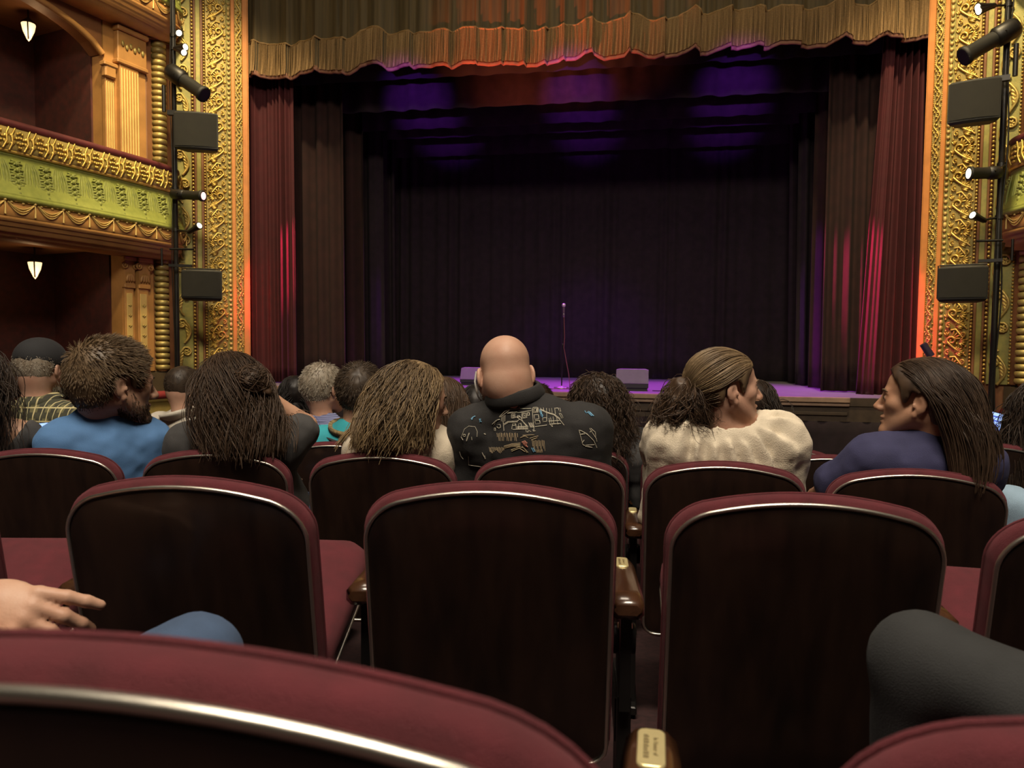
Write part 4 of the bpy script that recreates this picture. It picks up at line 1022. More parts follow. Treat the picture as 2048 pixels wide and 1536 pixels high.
def scalp_pts(n, c, R, s, rng, lift=0., up=.006):
    "random points on the hairy part of the head"
    out = []; L = 0
    while L < n:
        v = rng.normal(size=(n, 3)); v /= np.linalg.norm(v, axis=1)[:, None]
        E3 = [((0, -.020, .042), (.074, .094, .078)), ((0, .034, .036), (.062, .052, .056)), ((0, -.046, -.002), (.066, .062, .078))]
        for ci, ri in E3:
            p = v*np.array(ri)+np.array(ci); ok = p[:, 2] > zline(p[:, 1], lift)
            for cj, rj in E3:
                if cj != ci: ok &= (((p-np.array(cj))/np.array(rj))**2).sum(1) > .985
            nn = v/np.array(ri); nn /= np.linalg.norm(nn, axis=1)[:, None]
            out.append(np.concatenate([p[ok], nn[ok]], 1)); L += ok.sum()
        v = None
    o = np.concatenate(out); o = o[rng.permutation(len(o))[:n]]; nw = o[:, 3:]
    return c+((o[:, :3]+nw*up)*s)@R.T, o[:, :3], nw@R.T
def hair_cap(c, R, s, thick=.010, lift=0., noise=.0, seed=0., front=0.):
    S = SDF()
    S.ell(c+R@(np.array((0, -.020, .042))*s), (np.array((.074, .094, .078))+thick)*s, R, .02); S.ell(c+R@(np.array((0, .032+front, .036))*s), (np.array((.062, .052, .056))+thick)*s, R, .03)
    S.ell(c+R@(np.array((0, -.046, -.002))*s), (np.array((.066, .062, .078))+thick*.85)*s, R, .06)
    def cut(Q, D):
        l = ((Q-c)@R)/s
        return np.maximum(D, np.clip((zline(l[..., 1], lift)-l[..., 2])*.7, -.02, .05)*s)
    S.mods.append(cut)
    if noise: S.mods.append(lambda Q, D: D+noise*wob(Q, 110, seed))
    return S
def strand_mesh(name, paths, rad, material, root, tint, taper=.35, k=3):
    "paths (n, m, 3) -> joined tapered tubes; tint (n,) or (n, m)"
    n, m, _ = paths.shape; T = np.gradient(paths, axis=1); T /= np.maximum(np.linalg.norm(T, axis=2, keepdims=True), 1e-9)
    ref = np.array([.31, .27, .91]); A = np.cross(T, ref); A /= np.maximum(np.linalg.norm(A, axis=2, keepdims=True), 1e-9); B = np.cross(T, A)
    rad = np.asarray(rad, float)
    if rad.ndim == 0: rad = np.full(n, float(rad))
    pr = rad[:, None]*np.interp(np.linspace(0, 1, m), [0, .15, .7, 1], [.7, 1, .9, taper])[None]
    V = np.stack([paths+(A*cos(2*pi*q/k)+B*sin(2*pi*q/k))*pr[..., None] for q in range(k)], 2)     # n m k 3
    f = np.array([(j*k+q, j*k+(q+1) % k, (j+1)*k+(q+1) % k, (j+1)*k+q) for j in range(m-1) for q in range(k)])
    F = (f[None]+(np.arange(n)*m*k)[:, None, None]).reshape(-1, 4)
    tint = np.asarray(tint, float)
    if tint.ndim == 1: tint = np.repeat(tint[:, None], m, 1)
    o = mesh_np(name, V.reshape(-1, 3)-np.array(root.location)[None], F, material, root, attrs={'tint': np.clip(np.repeat(tint[..., None], k, 2), 0, 1).ravel()})
    o['kind'] = 'stuff'; return o
def grow(P, d0, S, off, nseg, step, field, stiff=.55, zstop=None):
    "walk strands over the surface of S, kept at distance >= off"
    P = P.copy(); d = d0/np.maximum(np.linalg.norm(d0, axis=1, keepdims=True), 1e-9); out = [P.copy()]
    step = np.broadcast_to(np.asarray(step, float), (len(P),))
    for i in range(nseg):
        f = field(P, i/nseg, d); d = d*stiff+f*(1-stiff); d /= np.maximum(np.linalg.norm(d, axis=1, keepdims=True), 1e-9)
        st = step if zstop is None else step*np.clip((P[:, 2]-zstop)/.02+1, .02, 1)
        Q = P+d*st[:, None]; e = S.ev(Q, False)-off*min(1, .35+.65*i/5); h = e < 0
        if h.any():
            g = S.grad(Q[h]); Q[h] -= g*np.clip(e[h], -.03, 0)[:, None]
        d = Q-P; d /= np.maximum(np.linalg.norm(d, axis=1, keepdims=True), 1e-9); P = Q; out.append(P.copy())
    return np.stack(out, 1)
def short_hair(root, c, R, s, material, n, L, rng, thick=.012, lift=0., flow=(0, .5, -.3), spiky=.5, rad=.0011, fade=True, cap_noise=.0012, front=0., cap=True):
    if cap: put('hair', hair_cap(c, R, s, thick, lift, cap_noise, front=front), material, root, .0065*s)
    P, l, nw = scalp_pts(n, c, R, s, rng, lift, thick*.75)
    crown = np.array((0, -.075, .085)); t = l-crown; t = t-((t*nw@R).sum(1))[:, None]*0
    tw = nrm_rows((t@R.T)+(np.array(flow)@R.T)*.08)
    d = nw*spiky+tw*(1-spiky)+rng.normal(size=P.shape)*.18
    ln = L*(.6+.6*rng.random(n))*s
    ln *= np.where(l[:, 1] > .045, .55, 1)
    if fade: ln *= np.clip((l[:, 2]+.09)/.12, .25, 1)
    S = hair_cap(c, R, s, thick*.6, lift)
    paths = grow(P, d, S, 0., 4, ln/4, lambda p, t, d: tw*.9+np.array((0, 0, -.15))+nw*.15*spiky, .7)
    return strand_mesh('hair_strands', paths, rad*s, material, root, rng.random(n)*.75+.25*rng.random(n), .3)
def nrm_rows(a): return a/np.maximum(np.linalg.norm(a, axis=1, keepdims=True), 1e-9)
# ------------------------------------------------------------------ hands
def add_hand(S, w, R, s=1., curl=(.35, .4, .45, .5), spread=.10, thumb=True, side=1, fat=1.):
    "w wrist; R columns: across towards the thumb, along the fingers, back of the hand"
    g = lambda *l: w+R@(np.array(l)*s)
    S.ell(g(0, .048, 0), np.array((.042, .056, .0145*fat))*s, R, .012); S.cone(g(0, -.03, 0), g(0, .02, 0), .026*s, .027*s, .015)
    tips = []
    for i, (x, L, r) in enumerate(((.031, .092, .0088), (.0105, .102, .0092), (-.0105, .095, .0088), (-.030, .075, .0078))):
        a = 0.; p = np.array((x, .088-.004*abs(i-1.2), .002)); yaw = (1.2-i)*spread; r = r*fat
        S.ell(g(*p), np.array((.0105, .0115, .0105))*s, R, .010)
        for j, (fr, cm) in enumerate(((.45, .8), (.31, 1.2), (.24, .8))):
            a += curl[i]*cm; d = np.array((sin(yaw)*cos(a), cos(yaw)*cos(a), -sin(a))); q = p+d*L*fr
            S.cone(g(*p), g(*q), r*s*(1-.07*j), r*s*(.93-.09*j), .0045); p = q
        tips.append(g(*p))
    if thumb:
        p0, p1, p2, p3 = (.028, .012, -.006), (.050, .038, -.016), (.060, .066, -.020), (.060, .088, -.026)
        S.cone(g(*p0), g(*p1), .0155*s, .0125*s, .012); S.cone(g(*p1), g(*p2), .0115*s, .0098*s, .006); S.cone(g(*p2), g(*p3), .0098*s, .0075*s, .005)
    return tips
# ================================================================== people
def skinmat(n, base): return mat('skin_'+n, base, .5, 0, col2=tuple(c*f for c, f in zip(base, (.88, .78, .74))), vscale=14, bump=.06, bscale=220, spec=.35)
SK_FAIR = skinmat('fair', (.52, .32, .225)); SK_TAN = skinmat('tan', (.47, .28, .185)); SK_PINK = skinmat('rosy', (.53, .325, .235)); SK_OLIVE = skinmat('olive', (.44, .25, .16))
def hairmat(n, a, b, rough=.42): return mat('hair_'+n, a, rough+.06, 0, col2=b, attr='tint', spec=.35)
def cloth(n, base, var=.12, bump=.25, bscale=500, rough=.85, **k): return mat('cloth_'+n, base, rough, 0, var=var, vscale=12, bump=bump, bscale=bscale, sheen=.1, **k)
H_LBROWN = hairmat('light_brown', (.20, .135, .075), (.055, .034, .018)); H_DARK = hairmat('dark', (.045, .028, .018), (.010, .006, .005)); H_BLACK = hairmat('black', (.020, .014, .012), (.006, .005, .005))
H_BROWN = hairmat('brown', (.105, .062, .036), (.030, .017, .010)); H_BLOND = hairmat('blond', (.43, .30, .155), (.060, .038, .022)); H_HONEY = hairmat('honey', (.31, .215, .115), (.055, .034, .020)); H_GREY = hairmat('grey', (.42, .38, .31), (.16, .12, .08)); H_MUDDY = hairmat('short_brown', (.075, .052, .034), (.022, .014, .009))
JEANS = cloth('denim', (.050, .085, .16), .2, .4, 900); BLKTR = cloth('black_trousers', (.016, .017, .018)); KHAKI = cloth('khaki', (.20, .16, .10)); LJEANS = cloth('light_denim', (.28, .40, .52), .15, .4, 700)
SHOE = mat('shoe_leather', (.02, .018, .016), .5)
PEOPLE = {}
def person(key, label, hp, hY, fa, nb, sL, sR, skin, shirt, trousers=JEANS, s=1., pitch=0., roll=0., fem=False, row=None, infl=.014, sleeve=.75, detail=.0065, armL=None, armR=None, knees=None, hips=None,
           wrinkle=.004, mouth=0., ears=True, neckhole=.060, hand_detail=False, sh_y=None, body_fa=None, tank=False, headbox=True, pleats=None, handRot=None, neck_r=.054, drop=0., legs=True, feet=None, shirt_res=.0105):
    """hp head-centre pixel at depth hY; nb, sL, sR pixels (with depth) of the neck base and the two shoulder joints"""
    rng = np.random.default_rng(abs(hash(key)) % 1000 if False else sum(map(ord, key)))
    c = at(hp[0], hp[1], Y=hY); R = face_rot(hp[0], hp[1], fa, pitch, roll)
    tw_ = lambda q: q if isinstance(q, np.ndarray) else at(q[0], q[1], Y=q[2])
    nbw = tw_(nb); L = tw_(sL); Rr = tw_(sR); mid = (L+Rr)/2
    fl = zfloor(hY)
    if hips is None:
        st = min(SEATS.values(), key=lambda o: (o.location.x-mid[0])**2+(o.location.y+.17-mid[1])**2*2)
        hips = np.array((st.location.x*.75+mid[0]*.25, st.location.y+.315, st.location.z+.605)); fl = st.location.z
    hips = np.array(hips, float)
    root = empty('person', (hips[0], hips[1]+.2, fl)); tag(root, label, 'person', 'audience members')
    lat = nrm(Rr-L); up_ = nrm(mid-hips); fw = nrm(np.cross(up_, lat)); lat = np.cross(fw, up_); BR = np.stack([lat, fw, up_], 1); w = np.linalg.norm(Rr-L)/.34
    # torso
    T = SDF()
    T.cone(nbw, L*.92+nbw*.08, .050, .047, .03); T.cone(nbw, Rr*.92+nbw*.08, .050, .047, .03)
    T.ell(mid-up_*.13+fw*.02, (.150*w, .100, .165), BR, .05); T.ell(hips*.45+mid*.55, (.145*w, .108, .20), BR, .05); T.ell(hips, (.165, .125, .12), BR, .05)
    T.ell(mid-up_*.09-fw*.045, (.115*w, .055, .12), BR, .05)
    T.ell(L, .054, None, .03); T.ell(Rr, .054, None, .03)
    kn = knees or [hips+fw*0+np.array((-.10, .43, -.06)), hips+np.array((.10, .43, -.06))]
    kn = [np.array(k, float) for k in kn]; hj = [hips-lat*.085-up_*.02, hips+lat*.085-up_*.02]
    A = armL or [L+np.array((-.02, .05, -.25)), None]; B = armR or [Rr+np.array((.02, .05, -.25)), None]
    arms = []
    for sh, a, sg, kk in ((L, A, -1, kn[0]), (Rr, B, 1, kn[1])):
        e = np.array(a[0], float); wr = np.array(a[1], float) if a[1] is not None else kk+np.array((0, -.16, .13)); arms.append((sh, e, wr))
    body = sdf_copy(T)
    body.cone(c+R@(np.array((0, -.034, -.040))*s), nbw+np.array((0, 0, -.01)), neck_r*s, (neck_r+.005), .035); body.ell(c+R@(np.array((0, -.046, -.002))*s), np.array((.065, .062, .078))*s, R, .06)
    add_head(body, c, R, s, fem, mouth, ears)
    for sg, (sh, e, wr) in zip((-1, 1), arms):
        body.cone(sh, e, .046, .037, .02); body.cone(e, wr, .037, .025, .015)
    hb = []
    for sg, (sh, e, wr), hr in zip((-1, 1), arms, handRot or (None, None)):
        if hr is None:
            y = nrm(wr-e); z = nrm(np.array((0, 0, 1.))-y*y[2]); x = np.cross(y, z)*-1*sg if False else np.cross(y, z); hr_ = (np.stack([x*(-sg), y, z], 1), (.3, .35, .4, .4))
        else: hr_ = hr
        add_hand(body, wr, hr_[0], (.95 if not fem else .88)*(hr_[2] if len(hr_) > 2 else 1), hr_[1], spread=.10 if len(hr_) < 3 else .15, thumb=len(hr_) < 3, fat=1. if len(hr_) < 3 else 1.32)
        if hand_detail: hb.append((wr-.17, wr+.23, .0045))
    if legs:
        for j, k in zip(hj, kn): body.cone(j, k, .070, .050, .03); body.cone(k, np.array((k[0], k[1]+.02, fl+.10)), .048, .036, .02)
    boxes = ([(c-.16*s, c+.15*s, detail)] if headbox else [])+hb
    body_o = put('body', body, skin, root, .022, boxes)
    # shirt
    SH = sdf_copy(T, infl, None, 1.7)
    for sh, e, wr in arms:
        if sleeve > 0:
            t = min(sleeve, 1); SH.cone(sh, sh+(e-sh)*t, .052+infl+.004, .043+infl+.010, .06)
            if sleeve > 1: SH.cone(e, e+(wr-e)*(sleeve-1), .037+infl+.008, .026+infl+.006, .02)
    if neckhole:
        hd = nrm(c-nbw)
        SH.cone(nbw+hd*(.030+drop)+fw*.012, nbw+hd*.3+fw*.03, neckhole, neckhole+.02, .008, 's')
    seed = float(rng.random()*6)
    def wr_(Q, D):
        return D+wrinkle*wob(Q, 42, seed)+wrinkle*.6*wob(Q, 95, seed+2)
    SH.mods.append(wr_)
    if pleats: SH.mods.append(pleats(nbw, BR))
    shirt_o = put('shirt', SH, shirt, root, shirt_res, [(c-.3, c+np.array((.3, .3, -.05)), min(.0085, shirt_res))])
    if legs:
        TR = SDF(); TR.ell(hips-up_*.02, (.178, .138, .125), BR, .05)
        for j, k in zip(hj, kn): TR.cone(j, k, .086, .064, .05); TR.cone(k, np.array((k[0], k[1]+.02, fl+.09)), .060, .052, .03)
        TR.mods.append(lambda Q, D: D+.004*wob(Q, 38, seed))
        put('trousers', TR, trousers, root, .02 if not hand_detail else .012)
        for k in kn:
            F_ = SDF(); F_.ell((k[0], k[1]+.08, fl+.05), (.045, .13, .045), None, .02); F_.ell((k[0], k[1]+.03, fl+.075), (.042, .06, .06), None, .03); put('shoe', F_, SHOE, root, .018)
    d = dict(root=root, c=c, R=R, s=s, nb=nbw, L=L, Rr=Rr, mid=mid, fw=fw, lat=lat, up=up_, BR=BR, shirt=SH, body=body, rng=rng, arms=arms, hips=hips); PEOPLE[key] = d
    return d
def hl(d, *l): return d['c']+d['R']@(np.array(l)*d['s'])
def ring_collar(d, material, name='collar', r=.066, h=.036, flare=.020, tilt=.35, dz=.0, thick=.005, gap=.0, fold=True, bulge=0.):
    "band round the neck, folded over at the top"
    nb, fw, lat, up = d['nb'], d['fw'], d['lat'], d['up']; n = 40; R = []
    prof = [(r, -.012), (r-.002, h), (r+.004, h+.006), (r+.010, h), (r+flare, .006), (r+flare-.003, -.004)] if fold else [(r, -.015), (r+bulge*.3, h*.5), (r+bulge, h), (r+bulge+.012, h+.004), (r+bulge+.016, h*.5), (r+.018, -.015)]
    for rr, z in prof:
        ring_ = []
        for k in range(n):
            a = -pi/2+gap+(2*pi-2*gap)*k/(n-1)+pi     # gap at the front
            x, y = rr*1.0*sin(a)*-1, rr*.95*-cos(a)*-1
            p = nb+lat*x+fw*(y+.018)+up*(z+dz-tilt*(y+.02))
            ring_.append(p-np.array(d['root'].location))
        R.append(ring_)
    m = MB(); m.rings(R, closed=False); m.build(name, material, d['root'])
def eye_details(d, sides=(1, -1), brow=(.05, .03, .02)):
    for sx in sides:
        m = MB(); loc = np.array(d['root'].location); s = d['s']
        m.ball(hl(d, sx*.032, .0768, .001)-loc, .0126*s, 12, 8); e = m.build('eye', mat('eye_white', (.36, .31, .27), .25), d['root'])
        m = MB(); m.ball(hl(d, sx*.0325, .0865, .001)-loc, .0048*s, 8, 6); m.build('iris', mat('eye_iris', (.03, .02, .012), .2), e)
        m = MB(); m.tube([hl(d, sx*x, y, z)-loc for x, y, z in ((.014, .094, .020), (.025, .094, .0245), (.038, .088, .025), (.048, .078, .020))], [.003*s, .004*s, .0035*s, .0015*s], 6); m.build('eyebrow', mat('brow_hair', brow, .8), d['root'])
def beard(d, material, n=900, L=.012, jaw=True, low=-.115):
    rng = d['rng']; c, R, s = d['c'], d['R'], d['s']; pts = []
    while len(pts) < n:
        l = np.array((rng.uniform(-.066, .066), rng.uniform(-.005, .11), rng.uniform(low, -.012)))
        # beard zone: jaw line, chin and lip
        if l[1] > .085 and l[2] > -.05: continue
        if l[2] > -.055+.35*max(0, .045-l[1])*1.6 and not (l[1] < .03): continue
        pts.append(l)
    P = c+(np.array(pts)*s)@R.T
    for _ in range(5):
        e = d['body'].ev(P, False); P = P-d['body'].grad(P)*e[:, None]
    g = d['body'].grad(P); keep = np.abs(d['body'].ev(P, False)) < .004; P, g = P[keep], g[keep]
    lz = ((P-c)@R)/s; k2 = (lz[:, 2] < -.02) & (lz[:, 2] > -.125) & (lz[:, 1] > -.01) & ~((lz[:, 1] > .082) & (lz[:, 2] > -.052)) & ~((np.abs(lz[:, 0]) < .022) & (np.abs(lz[:, 2]+.0645) < .012) & (lz[:, 1] > .07)) & ~((np.abs(lz[:, 0]) > .025) & (lz[:, 1] > .045) & (lz[:, 2] > -.05))
    P, g = P[k2], g[k2]; dr = nrm_rows(g*.5-R[:, 2]*.8+R[:, 1]*.15+rng.normal(size=P.shape)*.15)
    t = np.linspace(0, 1, 4)[None, :, None]; paths = P[:, None]-g[:, None]*.001+dr[:, None]*t*L*s
    strand_mesh('beard', paths, .0009*s, material, d['root'], rng.random(len(P)))
def over_ear(paths, d):
    q = ((paths-d['c'])@d['R'])/d['s']
    return ((np.abs(q[..., 0]) > .055) & (q[..., 1] > -.034) & (q[..., 1] < .032) & (q[..., 2] < .026) & (q[..., 2] > -.055)).any(1)
def long_hair(d, material, n, roots_lift=0., mass=None, nseg=16, step=.028, rad=.0012, wave=.0, part=0., grav=1., back=.25, offr=(.002, .014), tint_tip=None, cap_thick=.013, cap_lift=0., end=None, cap_noise=.0015, seed=1, side_pull=None, stop_front=True, coarse=.0075, mass_noise=.004, zend=None, lat0=.9, ramp=6., collide=True, front_y=.068, front_x=.066, ear=False):
    "mass: SDF of the falling hair volume (world). Strands run from the parting over cap and mass"
    rng = np.random.default_rng(seed); c, R, s = d['c'], d['R'], d['s']
    cap = hair_cap(c, R, s, cap_thick, cap_lift, cap_noise)
    put('hair', cap, material, d['root'], .0065*s)
    if mass is not None:
        mm = sdf_copy(mass, -.004); mm.mods.append(lambda Q, D: D+mass_noise*wob(Q*np.array((1, 1, .25)), 150, seed)+mass_noise*.6*wob(Q*np.array((1, 1, .3)), 300, seed+1)); put('hair_fall', mm, material, d['root'], coarse)
    S = SDF(); S.P = list(hair_cap(c, R, s, cap_thick*.8).P)
    if mass is not None: S.P += mass.P
    if collide: S.P += sdf_copy(d['shirt']).P
    P, l, nw = scalp_pts(n, c, R, s, rng, roots_lift, cap_thick*.9)
    lx = (l[:, 0]-part); sgn = np.where(np.abs(lx) < .003, rng.choice((-1, 1), n), np.sign(lx))
    d0 = (np.stack([sgn*lat0, np.full(n, -back), np.full(n, -.25)], 1))@R.T; d0 = d0-nw*(d0*nw).sum(1)[:, None]
    ph = rng.random(n)*6.28; clump = rng.integers(0, 26, n); cph = rng.random(26)*6.28
    g0 = np.array((0, 0, -1.))
    def field(p, t, dd):
        f = np.tile(g0*grav*min(1, .15+t*ramp), (len(p), 1))+(R[:, 1]*-back)[None]*(1-t)**2
        if wave:
            wv = np.sin(cph[clump]+t*11+.4*np.sin(ph))*wave; f = f+(R[:, 0][None]*wv[:, None])+(R[:, 1][None]*(wave*np.cos(cph[clump]*1.7+t*9))[:, None])
        if side_pull is not None: f = f+side_pull(p, t)
        return f
    off = rng.uniform(*offr, n); steps = step*(.8+.4*rng.random(n))
    zs = None if zend is None else zend+rng.normal(size=n)*.018
    paths = grow(P, d0, S, off, nseg, steps, field, .6, zs)
    # keep strands off the face
    if stop_front:
        q = ((paths-c)@R)/s; bad = ((q[..., 1] > front_y) & (np.abs(q[..., 0]) < front_x) & (q[..., 2] < .035) & (q[..., 2] > -.13)).any(1)
        if ear: bad |= over_ear(paths, d)
        paths = paths[~bad]; clump = clump[~bad]
    m = paths.shape[1]; nn = len(paths); tt = np.linspace(0, 1, m)[None]
    cl = rng.random(26)[clump][:, None]*.5+rng.random((nn, 1))*.5
    tint = np.clip(cl+np.zeros((1, m)), 0, 1) if tint_tip is None else np.clip(.9-tint_tip*tt+(cl-.5)*.7, 0, 1)
    strand_mesh('hair_strands', paths, rad*(.7+.6*rng.random(nn)), material, d['root'], tint)
    return S
def W(px, py, Y): return at(px, py, Y=Y)
BLK = cloth('black', (.016, .015, .015), .2); NAVY = cloth('navy', (.030, .030, .085)); CREAM = cloth('cream', (.70, .61, .47), .06, .3, 300); BLUE = cloth('blue_tee', (.085, .20, .42), .08); TEAL = cloth('teal', (.03, .32, .38), .1); WHITE = cloth('off_white', (.62, .57, .48), .08, .4, 300); LGREY = cloth('light_grey', (.42, .44, .44)); CHAR = cloth('charcoal', (.045, .043, .043), .2); YEL = cloth('yellow', (.52, .33, .10)); BWHITE = cloth('white', (.7, .68, .62))
def auto_body(hp, hY, s=1., lean=(0, 0), w=.165):
    c = at(hp[0], hp[1], Y=hY); nb = c+np.array((lean[0], -.035+lean[1], -.160*s)); return nb, nb+np.array((-w, .01, -.065)), nb+np.array((w, .01, -.065))
# ------------------------------------------------------------------ striped and checked cloth
def stripe_mat(name, base, line, scale, axis=2, width=.25):
    m = bpy.data.materials.new(name); m.use_nodes = True; nt = m.node_tree; b = nt.nodes['Principled BSDF']; L = nt.links.new; b.inputs['Roughness'].default_value = .85
    tc = nd(nt, 'ShaderNodeTexCoord'); sp = nd(nt, 'ShaderNodeSeparateXYZ'); L(tc.outputs['Object'], sp.inputs[0])
    def band(sock, sc, ph, wd):
        a = nd(nt, 'ShaderNodeMath', operation='MULTIPLY_ADD'); a.inputs[1].default_value = sc; a.inputs[2].default_value = ph; L(sock, a.inputs[0])
        f = nd(nt, 'ShaderNodeMath', operation='FRACT'); L(a.outputs[0], f.inputs[0]); g = nd(nt, 'ShaderNodeMath', operation='LESS_THAN'); g.inputs[1].default_value = wd; L(f.outputs[0], g.inputs[0]); return g.outputs[0]
    def mix(fac, a, c2):
        x = nd(nt, 'ShaderNodeMix', data_type='RGBA'); L(fac, x.inputs[0])
        if hasattr(a, 'is_linked'): L(a, x.inputs[6])
        else: x.inputs[6].default_value = (*a, 1)
        x.inputs[7].default_value = (*c2, 1); return x.outputs[2]
    return m, nt, b, L, sp, band, mix
m, nt, b, L_, sp, band, mix = stripe_mat('cloth_blue_stripes', None, None, 1)
L_(mix(band(sp.outputs[2], 95, 0, .45), (.25, .27, .46), (.07, .08, .17)), b.inputs['Base Color']); STRIPE = m
m, nt, b, L_, sp, band, mix = stripe_mat('cloth_plaid', None, None, 1)
c1 = mix(band(sp.outputs[0], 17, .1, .5), (.13, .12, .055), (.035, .034, .022)); c1 = mix(band(sp.outputs[2], 17, .3, .45), c1, (.045, .045, .026))
c1 = mix(band(sp.outputs[0], 17, .35, .09), c1, (.50, .43, .22)); c1 = mix(band(sp.outputs[2], 17, .55, .09), c1, (.50, .43, .22)); c1 = mix(band(sp.outputs[0], 17, .8, .06), c1, (.42, .38, .20)); L_(c1, b.inputs['Base Color']); PLAID = m
# ------------------------------------------------------------------ the row of the bald man
# blue T-shirt
d = person('B', 'bearded person in a blue T-shirt with short brown hair, looking right', (232, 768), 2.24, 74, (205, 836, 2.24), (125, 890, 2.16), (292, 882, 2.34), SK_FAIR, BLUE, s=1.19, pitch=-4, sleeve=.8, detail=.0045, neckhole=.066, drop=.0)
eye_details(d, (1,), (.10, .065, .035))
short_hair(d['root'], d['c'], d['R'], d['s'], H_LBROWN, 4600, .026, d['rng'], .015, .0, flow=(0, .25, .1), spiky=.16, rad=.0011, front=.004)
beard(d, mat('hair_beard_brown', (.10, .06, .032), .6, col2=(.05, .03, .018), attr='tint'), 2400, .007)
loc = np.array(d['root'].location)
m = MB(); nb, fw, lat, up = d['nb'], d['fw'], d['lat'], d['up']
m.tube([nb+lat*(.064*sin(a))+fw*(-.064*cos(a)+.012)+up*(.012+.018*cos(a))-loc for a in np.linspace(-2.4, 2.4, 26)], .0022, 5); m.build('necklace', mat('gold_chain', (.7, .55, .3), .3, .9), d['root'])
# bare shouldered person at the left edge
d = person('C', 'bare-shouldered person with dark hair, cut by the left edge', (-62, 752), 2.06, 20, (-45, 836, 2.06), (-150, 885, 1.98), (45, 876, 2.14), SK_TAN, CHAR, s=1.0, sleeve=0, infl=.006, neckhole=.14, drop=-.04, fem=True, armR=[W(58, 925, 2.34), W(84, 886, 2.56)])
M = SDF(); M.cone(W(-60, 760, 2.04), W(-45, 850, 2.02), .088, .06, .03); M.cone(W(-45, 850, 2.02), W(-50, 910, 2.02), .06, .04, .03)
long_hair(d, H_DARK, 900, mass=M, nseg=12, wave=.5, seed=4, zend=W(-50, 905, 2.1)[2])
# dark hair with a half-up bun, hand raised to the head
d = person('D', 'dark-haired person in black with a messy bun, arm raised to the head', (456, 785), 2.29, -18, (478, 850, 2.29), (380, 893, 2.26), (562, 890, 2.34), SK_TAN, CHAR, s=1.06, pitch=-8, fem=True, sleeve=.72, armR=[W(612, 850, 2.40), W(540, 798, 2.33)])
M = SDF(); M.cone(W(460, 790, 2.26), W(465, 850, 2.23), .070, .062, .03); M.cone(W(465, 850, 2.23), W(485, 915, 2.21), .062, .048, .03); M.cone(W(440, 840, 2.21), W(420, 905, 2.20), .045, .03, .03); M.cone(W(480, 860, 2.20), W(525, 935, 2.16), .05, .022, .03)
long_hair(d, H_BROWN, 2600, mass=M, nseg=18, step=.024, wave=.5, lat0=.12, back=.6, seed=5, zend=W(480, 890, 2.15)[2], offr=(.001, .009), rad=.0013, tint_tip=.45, mass_noise=.007)
# bun: coiled locks
rng = np.random.default_rng(8); loc = np.array(d['root'].location); bc = W(502, 762, 2.19); tu = rng.random(420)*6.28; ph = rng.random(420)*3.1
BS = SDF(); BS.ell(bc, (.05, .045, .045), None, .02); BS.cone(bc, W(536, 784, 2.20), .030, .014, .03); BS.mods.append(lambda Q, D: D+.006*wob(Q, 140, 2.)); put('hair_bun', BS, H_BROWN, d['root'], .006)
T = np.linspace(0, 1, 9)
ax_ = rng.normal(size=(420, 3)); ax_ /= np.linalg.norm(ax_, axis=1)[:, None]; b1 = nrm_rows(np.cross(ax_, rng.normal(size=(420, 3)))); b2 = np.cross(ax_, b1)
rr = .047*(.9+.25*rng.random(420)); an = tu[:, None]+T[None]*(1.2+1.4*rng.random(420))[:, None]
paths = bc+(b1[:, None]*np.cos(an)[..., None]+b2[:, None]*np.sin(an)[..., None])*rr[:, None, None]*np.array((1.1, .95, .95))+rng.normal(size=(420, 1, 3))*.004
strand_mesh('bun_strands', paths, .0013, H_BROWN, d['root'], rng.random(420))
# long blonde-brown hair, leaning to the right
d = person('E', 'person in a cream shirt with long wavy blonde-brown hair, leaning right', (834, 800), 2.38, 72, (806, 868, 2.36), (735, 905, 2.32), (872, 902, 2.42), SK_FAIR, CREAM, s=1.0, pitch=-10, roll=6, fem=True, sleeve=1.3)
eye_details(d, (1,))
M = SDF(); M.cone(W(812, 800, 2.34), W(785, 862, 2.29), .084, .078, .03); M.cone(W(785, 862, 2.29), W(738, 915, 2.26), .078, .045, .03); M.cone(W(822, 812, 2.34), W(820, 868, 2.31), .066, .052, .03); M.cone(W(820, 868, 2.31), W(805, 905, 2.29), .052, .03, .03)
long_hair(d, H_BLOND, 4200, mass=M, nseg=18, step=.022, wave=.55, seed=6, zend=W(760, 868, 2.27)[2], lat0=.5, front_y=.045, front_x=.2, rad=.0013, tint_tip=.75, part=.0, side_pull=lambda p, t: np.array((-.25, -.1, 0))*t, mass_noise=.006)
# bald person in the printed black shirt
d = person('F', 'bald person in a black shirt with white line drawings of buildings', (1010, 752), 2.43, -8, (1030, 806, 2.40), (944, 862, 2.42), (1176, 858, 2.44), SK_PINK, BLK, s=1.12, pitch=-10, roll=4, sleeve=.95, detail=.0042, neck_r=.059, trousers=BLKTR, neckhole=.076, drop=.035)
ring_collar(d, BLK, r=.086, h=.036, tilt=.15, dz=.012)
beard(d, mat('hair_stubble', (.16, .10, .07), .6, col2=(.08, .05, .03), attr='tint'), 900, .008)
loc = np.array(d['root'].location)
m = MB(); m.tube([hl(d, -.088, -.012, .018)-loc, hl(d, -.094, -.006, -.012)-loc, hl(d, -.090, .0, -.035)-loc, hl(d, -.086, .012, -.055)-loc, hl(d, -.072, .03, -.075)-loc], [.003, .0035, .005, .003, .003], 6); m.build('ear_loop', mat('white_plastic', (.75, .73, .68), .4), d['root'])
